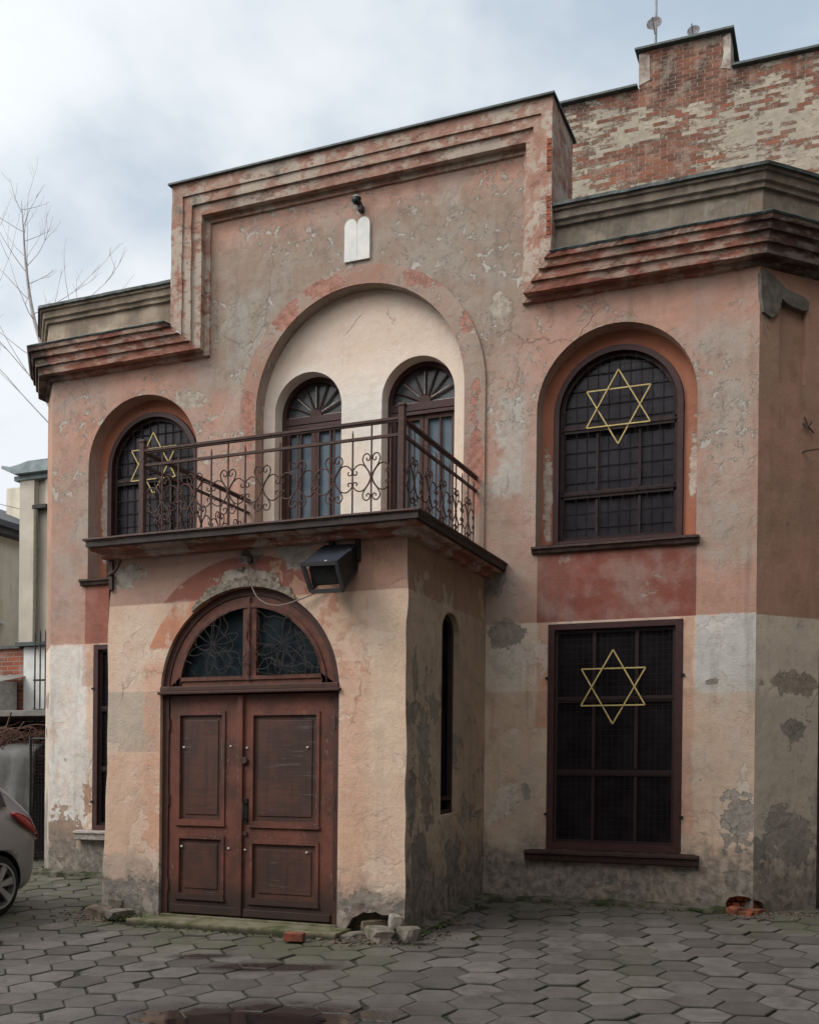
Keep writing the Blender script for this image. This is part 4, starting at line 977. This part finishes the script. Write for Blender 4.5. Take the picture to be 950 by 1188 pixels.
mb.prism([(-3.915, 14.45), (-3.70, 14.52), (-3.72, 15.0), (-3.915, 15.05)], FR(BY), -.012, .5); mb.build('render_edge', wr, T); mb = MB(); mb.prism([(-2.40, 14.42), (-2.235, 14.37), (-2.235, 15.03), (-2.38, 14.98), (-2.36, 14.7)], FR(BY), -.012, .5)
mb.build('render_edge', wr, T)
def dish(nm, x, y, z0, z1, zd, r, lab):
    D_ = thing(nm, (x, y, z0), lab, 'antenna', 'satellite dishes on the brick tenement'); 
    mb = MB(); mb.tube([(x, y, z0), (x, y, z1)], .028, 6); mb.build('mast', simple('galvanised_steel', (.22, .22, .23), .5), D_)
    mb = MB(); b2 = bmesh.new(); n = 18; rings_ = []
    for k in range(4):
        rr = r*k/3; L_ = [b2.verts.new((rr*cos(2*pi*i/n), -.10+(rr/r)**2*-.10*r/.3, rr*1.02*sin(2*pi*i/n))) for i in range(n)] if k else [b2.verts.new((0, -.10, 0))]; rings_.append(L_)
    for i in range(n): b2.faces.new((rings_[0][0], rings_[1][i], rings_[1][(i+1) % n]))
    for k in (1, 2):
        for i in range(n): b2.faces.new((rings_[k][i], rings_[k][(i+1) % n], rings_[k+1][(i+1) % n], rings_[k+1][i]))
    bmesh.ops.solidify(b2, geom=b2.faces[:], thickness=.02); bmesh.ops.rotate(b2, matrix=Matrix.Rotation(radians(-15), 3, 'X'), verts=b2.verts); bmesh.ops.translate(b2, vec=(x, y-.05, zd), verts=b2.verts); mb.join(b2)
    mb.tube([(x, y-.1, zd-r*.8), (x, y-.45, zd)], .012, 5); mb.build('dish', simple('grey_dish', (.28, .27, .28), .6), D_)
dish('antenna_mast', -3.87, 11.5, 14.8, 17.9, 16.45, .155, 'satellite dish on a tall thin mast on the brick gable block')
dish('satellite_dish', -2.97, 10.6, 15.0, 15.38, 15.50, .12, 'small round satellite dish sitting low on the brick gable block')

# ------------------------------------------------------------------ left background
def grim(name, c, c2):
    M = Mat(name); nt = M.nt; a_ = tex(M.P, .7, 6, .6); b_ = tex(vec(nt, M.x*3+M.y*3, 0.0, M.z*.5), 1.0, 5); c_ = tex(M.P, 8, 5)
    col = mix(nt, st(a_, .38, .62), c, c2); col = mix(nt, st(b_, .52, .66)*.4, col, tuple(v*.55 for v in c)); return M.done(col, .95, c_, .4, .02, spec=.1)
G = thing('grey_building', (-17, 12, 0), 'tall grey rendered building with blue-grey metal cornice beside the left wing', 'building')
gm = grim('grey_render', (.52, .47, .40), (.42, .38, .325))
mb = MB(); mb.box(-20.5, -12.5, 12, 24, 0, 9.05); mb.box(-20.5, -20.02, 11.8, 12.0, 0, 9.0); mb.box(-19.7, -12.5, 11.86, 12, 8.3, 9.0)
mb.build('wall', gm, G)
mb = MB()
cpx = [(-20.9, 9.3), (-20.5, 9.12), (-12.4, 9.12), (-12.4, 9.42), (-20.0, 9.42), (-20.3, 9.36), (-20.6, 9.32), (-20.9, 9.38)]
mb.prism(cpx, FR(12), -.45, 12); mb.prism([(-20.65, 9.0), (-12.45, 9.0), (-12.45, 9.12), (-20.65, 9.12)], FR(12), -.25, 12)
mb.build('cornice', simple('blue_grey_sheet', (.20, .25, .26), .5, (.13, .16, .17), 4), G)
mb = MB(); mb.box(-20.05, -19.6, 11.76, 12.0, 8.22, 8.32); mb.build('ledge', simple('dark_ledge', (.06, .055, .05), .9), G)
mb = MB(); mb.tube([(-19.95, 11.80, .1), (-19.95, 11.80, 8.2)], .06, 8); mb.build('downpipe', simple('old_pipe', (.16, .15, .11), .8), G)
H = thing('far_house', (-24, 14, 0), 'pale two storey house with dark eaves, farthest left behind the courtyard', 'building')
hm = grim('pale_render', (.60, .55, .46), (.48, .44, .37))
mb = MB(); mb.box(-32, -24, 6, 22, 0, 8.45); mb.build('wall', hm, H)
mb = MB(); mb.box(-32.3, -23.6, 5.7, 22.3, 8.45, 8.62); mb.box(-32.3, -23.45, 5.7, 22.3, 8.62, 8.80); mb.face([(-23.45, 5.7, 8.8), (-23.45, 22.3, 8.8), (-28, 22.3, 10.6), (-28, 5.7, 10.6)]); mb.build('roof', simple('dark_sheet_roof', (.07, .075, .08), .6, (.05, .05, .055), 3), H)
mb = MB(); mb.box(-26.6, -26.0, 17.8, 18.5, 9.2, 10.9, .02); mb.build('chimney', hm, H)
for z in (5.9, 3.6, 1.0):
    for y in (8.1, 11.1, 14.25, 18):
        mb = MB(); mb.panel(rect(y-.45, y+.45, z, z+1.45), [], lambda u, v, d: (-23.985, u, v)); wn = mb.build('window', dark_gl, H)
        mb = MB(); mb.ring(rect(y-.47, y+.47, z-.02, z+1.47), rect(y-.38, y+.38, z+.08, z+1.38), lambda u, v, d: (-23.99+d, u, v), .0, .05); mb.box(-23.98, -23.86, y-.6, y+.6, z-.12, z-.03); mb.build('frame', simple('white_frame', (.6, .6, .57), .6), wn)
# courtyard wall with pier
def oldbrick():
    M = Mat('old_red_brick'); nt = M.nt
    bt = nt.nodes.new('ShaderNodeTexBrick'); v = vec(nt, M.x+M.y, M.z, 0.0); nt.links.new(v.k, bt.inputs['Vector']); bt.inputs['Scale'].default_value = 1
    bt.inputs['Brick Width'].default_value = .26; bt.inputs['Row Height'].default_value = .075; bt.inputs['Mortar Size'].default_value = .008
    bt.inputs['Color1'].default_value = (.30, .085, .045, 1); bt.inputs['Color2'].default_value = (.17, .06, .04, 1); bt.inputs['Mortar'].default_value = (.2, .17, .14, 1)
    a_ = tex(M.P, 4, 6); col = mix(nt, st(a_, .5, .65)*.5, N(nt, bt.outputs[0]), (.25, .21, .18)); return M.done(col, .95, a_, .5, .02)
WBK = thing('courtyard_wall', (-13.5, 3.3, 0), 'red brick yard wall with white rendered pier behind the parked car', 'wall')
mb = MB(); mb.box(-18, -12.5, 3.25, 3.55, 0, 3.28); mb.build('brickwork', oldbrick(), WBK)
mb = MB(); mb.box(-12.5, -11.5, 3.2, 3.6, 0, 3.30, .03); mb.build('pier', simple('white_rendered_pier', (.62, .63, .62), .9, (.5, .51, .5), 4), WBK)
mb = MB(); mb.box(-12.58, -11.4, 3.1, 3.7, 3.30, 3.36); mb.box(-18, -12.58, 3.2, 3.6, 3.28, 3.33); mb.build('coping', tin_m, WBK)
GR = thing('iron_grille', (-11.2, 2.95, 0), 'black iron bar grille standing before the white pier beside the left wing', 'grille')
for k in range(15):
    mb = MB(); x = -12.03+k*.105; mb.tube([(x, 2.95, 2.05), (x, 2.95, 3.45)], .012, 6); mb.tube([(x, 2.95, 3.45), (x, 2.95, 3.52)], .012, 6, r2=.002); mb.build('bar', black_m, GR)
mb = MB()
for z in (2.25, 2.72, 3.3): mb.bar((-12.05, 2.95, z), (-10.55, 2.95, z), .03, .03)
mb.build('cross_rail', black_m, GR)
SH = thing('lean_to_shed', (-12, 2, 0), 'low lean-to shed with grey roof edge behind the parked car', 'shed')
mb = MB(); mb.box(-15.5, -10.6, 1.9, 3.15, 2.08, 2.17, .01); mb.build('roof', simple('grey_felt_roof', (.22, .20, .19), .85, (.15, .14, .13), 5), SH)
mb = MB(); mb.box(-15.4, -10.7, 3.08, 3.16, 0, 2.07); mb.build('back_wall', simple('dark_boards', (.02, .018, .016), .95), SH)
for x in (-15.2, -13.0, -10.85): mb = MB(); mb.box(x-.05, x+.05, 1.95, 2.05, 0, 2.08); mb.build('post', wood_m, SH)
SH2 = thing('corrugated_shed', (-13.2, 2.8, 0), 'white boarded shed top with corrugated sheet roof against the brick wall', 'shed')
mb = MB(); mb.box(-16, -12.62, 2.75, 3.2, 2.2, 2.72); mb.build('wall', simple('white_boards', (.55, .56, .54), .8), SH2)
mb = MB(); n = 70
r0 = [mb.b.verts.new((-16.1+k*3.65/n, 2.45, 2.66+.02*cos(k*pi/2))) for k in range(n+1)]; r1 = [mb.b.verts.new((-16.1+k*3.65/n, 3.2, 2.84+.02*cos(k*pi/2))) for k in range(n+1)]
for k in range(n): mb.b.faces.new((r0[k], r0[k+1], r1[k+1], r1[k]))
bmesh.ops.solidify(mb.b, geom=mb.b.faces[:], thickness=.02); mb.build('roof', simple('pale_corrugated_sheet', (.5, .47, .43), .7, (.38, .35, .32), 6), SH2)
# brushwood
mb = MB(); random.seed(9)
for k in range(700):
    x, y, z = random.uniform(-13.4, -10.9), random.uniform(1.55, 2.3), random.uniform(1.15, 1.95-.10*random.random()); a_ = random.uniform(-.9, .9); l = random.uniform(.25, .8); b_ = random.gauss(0, .5)
    mb.tube(spl([(x-l/2, y, z), (x, y+random.gauss(0, .05), z+random.gauss(0, .05)), (x+l/2*cos(b_), y+random.gauss(0, .08), z+l/2*sin(b_))], 3), random.uniform(.006, .014), 4)
tag(mb.build('brushwood_heap', simple('brown_twigs', (.12, .06, .04), .9, (.06, .035, .028), 20)), 'heap of brown brushwood stacked under the lean-to roof', 'brushwood', kind='stuff')
# tarp
mb = MB(); n = 40; mrows = []
for i in range(n+1):
    row = []
    for j in range(15):
        u, v = i/n, j/14; x = -13.4+u*2.72; z = 1.62-v*1.5+(.03*sin(u*9)); y = 1.42-.10*v-.05*sin(u*42+v*2)*(.3+v)-.03*sin(u*17)
        if j == 0: y += .22; z += .02
        if u > .93: z += (u-.93)*3*v
        row.append(mb.b.verts.new((x, y, z)))
    mrows.append(row)
for i in range(n):
    for j in range(14): mb.b.faces.new((mrows[i][j], mrows[i+1][j], mrows[i+1][j+1], mrows[i][j+1]))
bmesh.ops.solidify(mb.b, geom=mb.b.faces[:], thickness=.01)
tag(mb.build('grey_tarpaulin', simple('grey_tarp_cloth', (.27, .27, .26), .8, (.18, .18, .17), 3), smooth=True), 'grey tarpaulin hanging in folds over the heap behind the car', 'tarpaulin')
WF = thing('wire_fence', (-10.3, 1.3, 0), 'dark wire mesh fence panel between the tarpaulin and the left wing', 'fence')
mb = MB()
for k in range(14): mb.bar((-10.62+k*.05, 1.3, 0), (-10.62+k*.05, 1.3, 1.7), .005)
for k in range(32): mb.bar((-10.62, 1.305, .08+k*.05), (-9.95, 1.305, .08+k*.05), .005)
mb.build('mesh', mesh_m, WF); mb = MB(); mb.tube([(-10.62, 1.3, 0), (-10.62, 1.3, 1.75)], .02, 6); mb.tube([(-9.95, 1.3, 0), (-9.95, 1.3, 1.75)], .02, 6); mb.tube([(-10.62, 1.3, 1.72), (-9.95, 1.3, 1.72)], .015, 6); mb.build('frame', black_m, WF)
mb = MB(); mb.tube([(-31, 19, 11.6), (-20.5, 12.4, 8.3)], .012, 4); tag(mb.build('overhead_cable', black_m), 'thin dark cable running from the far house to the grey building', 'cable')

# ------------------------------------------------------------------ unseen tenements added outside the frame to shade the yard
nb_m = grim('shading_tenement_render', (.22, .20, .17), (.16, .145, .125))
def tenement(lab, x0, x1, y0, y1, h, face):
    T2 = thing('shading_tenement', ((x0+x1)/2, (y0+y1)/2, -.6), lab, 'building', None)
    mb = MB(); mb.box(x0, x1, y0, y1, -.7, h); mb.build('wall', nb_m, T2)
    mb = MB(); mb.box(x0-.25, x1+.25, y0-.25, y1+.25, h, h+.2); mb.build('cornice', tin_m, T2)
    a0, a1 = (y0, y1) if face == 'x' else (x0, x1); k = a0+1.6
    while k < a1-1.5:
        for z in (1.0, 4.2, 7.4, 10.4):
            if z+1.7 > h: continue
            fn = (lambda u, v, d: (x0-.004+d, u, v)) if face == 'x' else (lambda u, v, d: (u, y1+.004-d, v))
            mb = MB(); mb.panel(rect(k-.5, k+.5, z, z+1.6), [], fn); wn = mb.build('window', dark_gl, T2)
            mb = MB(); mb.ring(rect(k-.52, k+.52, z-.02, z+1.62), rect(k-.43, k+.43, z+.08, z+1.53), fn, -.03, .04); mb.build('frame', sill_m, wn)
        k += 2.6
tenement('unseen dim tenement added right of the synagogue to shade the yard', 3.4, 12.5, -17, 9.4, 10.5, 'x')
tenement('unseen dim tenement added across from the synagogue to shade the yard', -26, 2.2, -30, -20, 12.5, 'y')

# ------------------------------------------------------------------ bare tree
TR = thing('bare_tree', (-17.5, 10.4, 0), 'leafless young birch-like tree rising behind the left wing', 'tree')
bark = simple('pale_bark', (.34, .31, .30), .9, (.25, .23, .22), 8)
random.seed(4)
tr = [(-17.5, 10.4, 0), (-17.6, 10.4, 4), (-17.9, 10.4, 8), (-18.35, 10.4, 11), (-18.85, 10.4, 12.6), (-19.08, 10.4, 13.8), (-19.18, 10.4, 14.8), (-19.25, 10.4, 15.5)]
sp = spl(tr, 8); mb = MB(); mb.tube(sp, .10, 7, r2=.004); mb.build('trunk', bark, TR)
mb = MB()
def branch(p, d, l, r, dep):
    n = 7; P = [p]; d = Vector(d).normalized()
    for k in range(n):
        d = (d+Vector((random.gauss(0, .07), random.gauss(0, .07), .05+random.gauss(0, .05)))).normalized(); P.append(P[-1]+d*(l/n))
    mb.tube(P, r*.75, 5, r2=.0025)
    if dep:
        for k in range(random.randint(1, 3)):
            i = random.randint(2, n); s_ = Vector((random.uniform(-1, 1), random.uniform(-1, 1), random.uniform(-.2, .7))); branch(P[i], d*.8+s_*.8, l*random.uniform(.35, .55), r*.5, dep-1)
for k in range(17):
    f = .50+.49*k/17; i = int(f*(len(sp)-1)); a_ = k*2.4+random.uniform(-.4, .4); l = 2.6*(1.12-f)*random.uniform(.7, 1.35)+.35
    branch(sp[i], (cos(a_), sin(a_), random.uniform(.35, .9)), l, .015*(1.4-f)+.003, 2 if f < .8 else 1)
for (dx_, dz_, l, zz) in ((-.9, 1.0, 4.2, 10.5), (-1, .65, 3.6, 11.2), (.9, .55, 2.6, 12.0), (-1, .8, 4.5, 9.6), (-.7, 1.3, 4, 10)):
    q_ = min(sp, key=lambda v: abs(v.z-zz)); branch(q_, (dx_, random.uniform(-.2, .2), dz_), l, .022, 2)
mb.build('crown', bark, TR)

# ------------------------------------------------------------------ parked car (reversed in, nose towards the camera side)
CX_, CY = -7.52, -2.55          # right flank plane x, rear axle y
CZ0 = gz(0, CY)
car = thing('parked_car', (-8.38, -3.8, CZ0), 'silver grey hatchback reversed in at the left edge, red tail light showing', 'car')
def paint():
    M = Mat('silver_grey_paint'); M.b.inputs['Coat Weight'].default_value = .5; M.b.inputs['Coat Roughness'].default_value = .1
    return M.done((.27, .275, .285), .36, None, spec=.5, metal=.25)
paint_m = paint(); tyre_m = simple('tyre_rubber', (.015, .015, .016), .8, objc=True); rim_m = simple('alloy_rim', (.42, .42, .42), .35, (.3, .3, .3), 10, .05, metal=.6, objc=True)
redl = Mat('tail_light_red'); redl.b.inputs['Coat Weight'].default_value = .6; red_m = redl.done((.30, .008, .012), .2, None, spec=.5)
carglass = glass('car_glass', (.015, .018, .02), .05, .6)
def car_body():
    # s: distance from rear bumper towards the nose (-y). sections (s, half width bottom, z-low, belt z, roof z, roof half width)
    sec = [(-.02, .60, .42, .70, .74, .52), (.03, .74, .32, .86, .92, .60), (.12, .80, .24, .98, 1.06, .62), (.24, .835, .20, 1.00, 1.20, .60), (.42, .855, .18, .99, 1.36, .57), (.75, .865, .18, .98, 1.46, .56), (1.3, .87, .18, .96, 1.50, .56),
           (1.9, .87, .18, .95, 1.50, .56), (2.4, .87, .18, .94, 1.42, .55), (2.9, .87, .18, .92, 1.12, .60), (3.2, .865, .18, .88, .96, .62), (3.7, .84, .2, .78, .84, .60), (4.0, .74, .26, .62, .68, .5), (4.1, .6, .34, .5, .54, .4)]
    mb = MB(); rows = []; cx = CX_-.87; y_rear = CY+.66
    for s_, hw, zl, zb, zr, rw in sec:
        half = [(0, zl), (hw*.86, zl), (hw*.965, zl+.05), (hw*.99, zl+(zb-zl)*.45), (hw, zl+(zb-zl)*.62), (hw*.985, zb-.05), (hw*.95, zb), (rw+(hw-rw)*.35, zb+(zr-zb)*.55), (rw, zr-.03*(zr > zb+.1)), (rw*.7, zr+.015), (0, zr+.03)]
        pts = half+[(-u, z) for u, z in reversed(half[1:-1])]
        rows.append([mb.b.verts.new((cx+u, y_rear-s_, CZ0+z)) for u, z in pts])
    n = len(rows[0])
    for i in range(len(rows)-1):
        for k in range(n): mb.b.faces.new((rows[i][k], rows[i][(k+1) % n], rows[i+1][(k+1) % n], rows[i+1][k]))
    mb.b.faces.new(rows[0]); mb.b.faces.new(rows[-1][::-1])
    o = mb.build('body', [paint_m, black_m], car, smooth=True)
    sub = o.modifiers.new('sub', 'SUBSURF'); sub.levels = 2; sub.render_levels = 3
    # cut wheel arches
    for yy in (CY, CY-2.6):
        for sx_ in (0, -1.74):
            b2 = bmesh.new(); bmesh.ops.create_cone(b2, cap_ends=True, segments=48, radius1=.345, radius2=.345, depth=.5, matrix=Matrix.Translation(Vector((CX_+sx_, yy, CZ0+.30))-org(car)) @ Matrix.Rotation(pi/2, 4, 'Y'))
            me = bpy.data.meshes.new('cut'); b2.to_mesh(me); b2.free(); c = bpy.data.objects.new('cut', me); COL.objects.link(c); c.parent = car
            bo = o.modifiers.new('arch', 'BOOLEAN'); bo.object = c; bo.operation = 'DIFFERENCE'; bo.solver = 'EXACT'; me.materials.append(black_m); cuts.append(c)
    bpy.context.view_layer.update(); dg = bpy.context.evaluated_depsgraph_get(); me2 = bpy.data.meshes.new_from_object(o.evaluated_get(dg)); o.modifiers.clear(); o.data = me2
    if not len(me2.materials): me2.materials.append(paint_m)
    for c in cuts: bpy.data.objects.remove(c, do_unlink=True)
    return o
cuts = []; body = car_body()
def wheel(x, y, sgn):
    c = Vector((x, y, CZ0+.305)); R0 = .30
    mb = MB(); n = 40; pr = [(.0, .20), (0.012, .225), (.0, .27), (-.02, .297), (-.06, .302), (-.13, .302), (-.17, .297), (-.19, .27), (-.18, .20)]
    rws = [[mb.b.verts.new(c+Vector((sgn*dx_, r*cos(2*pi*k/n), r*sin(2*pi*k/n)))) for k in range(n)] for dx_, r in pr]
    for i in range(len(pr)-1):
        for k in range(n): mb.b.faces.new((rws[i][k], rws[i][(k+1) % n], rws[i+1][(k+1) % n], rws[i+1][k]))
    W = mb.build('wheel', tyre_m, car, smooth=True)
    mb = MB()
    def ann(r0, r1, x0, x1):
        A = [[mb.b.verts.new(c+Vector((sgn*xx, r*cos(2*pi*k/n), r*sin(2*pi*k/n)))) for k in range(n)] for xx, r in ((x0, r0), (x0, r1), (x1, r1), (x1, r0))]
        for i in range(4):
            for k in range(n): mb.b.faces.new((A[i][k], A[i][(k+1) % n], A[(i+1) % 4][(k+1) % n], A[(i+1) % 4][k]))
    ann(.205, .224, .012, -.12); ann(.0, .05, .0, -.04)
    for k in range(7):
        a_ = 2*pi*k/7+.2; d = Vector((0, cos(a_), sin(a_))); t_ = Vector((0, -sin(a_), cos(a_)))
        A = [c+Vector((sgn*x, 0, 0))+d*r+t_*w_ for x in (.004, -.03) for r, w_ in ((.04, -.022), (.04, .022), (.212, .036), (.212, -.036))]
        V = [mb.b.verts.new(p) for p in A]
        mb.b.faces.new(V[:4]); mb.b.faces.new(V[4:][::-1])
        for i in range(4): mb.b.faces.new((V[i], V[(i+1) % 4], V[4+(i+1) % 4], V[4+i]))
    mb.build('rim', rim_m, W)
    mb = MB(); mb.tube([c+Vector((sgn*-.06, 0, 0)), c+Vector((sgn*-.10, 0, 0))], .2, 24); mb.build('brake_drum', black_m, W)
for yy in (CY, CY-2.6): wheel(CX_-.02, yy, 1); wheel(CX_-1.72, yy, -1)
# tail lights follow the rear quarter: tall leaf shape wrapped round the corner
def tail(sx_):
    mb = MB(); n = 12; rows = []
    cx = CX_-.87; yr = CY+.66
    for k in range(n+1):
        t_ = k/n; # from front-top tip to rear-bottom tip
        z = 1.01-.05*t_-.24*t_**2.2; s_ = .46*(1-t_)**1.15+.035; hw = .873-.03*t_-.05*t_**3*1.6
        wz = .085*sin(pi*min(1, t_*1.05+.06))**.8*(1.1-.1*t_)
        rows.append([(cx+sx_*(hw+.004+.010*(j in (1, 2))), yr-s_, CZ0+z-wz*(j/3)*1.25) for j in range(4)]+[(cx+sx_*(hw-.10), yr-s_+.06, CZ0+z-wz*1.25), (cx+sx_*(hw-.10), yr-s_+.06, CZ0+z)])
    V = [[mb.b.verts.new(p) for p in r] for r in rows]
    for i in range(n):
        for j in range(6): mb.b.faces.new((V[i][j], V[i][(j+1) % 6], V[i+1][(j+1) % 6], V[i+1][j]))
    mb.b.faces.new(V[0]); mb.b.faces.new(V[-1][::-1])
    mb.build('tail_light', red_m, car, smooth=True)
tail(1); tail(-1)
mb = MB(); cx = CX_-.87; yr = CY+.66
for sx_ in (1, -1):
    for (sa, sb, za0, za1, zb0, zb1) in ((.5, 1.15, 1.06, 1.33, 1.03, 1.42), (1.2, 1.95, 1.03, 1.42, 1.01, 1.42), (2.0, 2.7, 1.01, 1.41, .99, 1.17)):
        xa = lambda z: cx+sx_*(.845-(z-.98)*.55)
        mb.face([(xa(za0), yr-sa, CZ0+za0), (xa(zb0), yr-sb, CZ0+zb0), (xa(zb1), yr-sb, CZ0+zb1), (xa(za1), yr-sa, CZ0+za1)])
mb.build('side_glass', carglass, car)
mb = MB(); mb.face([(cx-.55, yr-.16, CZ0+1.10), (cx+.55, yr-.16, CZ0+1.10), (cx+.5, yr-.40, CZ0+1.375), (cx-.5, yr-.40, CZ0+1.375)]); mb.build('rear_glass', carglass, car)
mb = MB(); mb.box(cx-.26, cx+.26, yr+.008, yr+.02, CZ0+.60, CZ0+.71, .003); mb.build('number_plate', simple('blank_plate', (.6, .6, .58), .5), car)
mb = MB()
for sx_ in (1, -1):
    mb.tube([(cx+sx_*.876, CY+.66-s_, CZ0+.56+.02*s_) for s_ in (1.1, 1.6, 2.2)], .006, 6)
    mb.box(cx+sx_*.87-.012, cx+sx_*.87+.012, CY-.62, CY-.48, CZ0+.80, CZ0+.825, .005)
mb.build('door_trim', black_m, car)
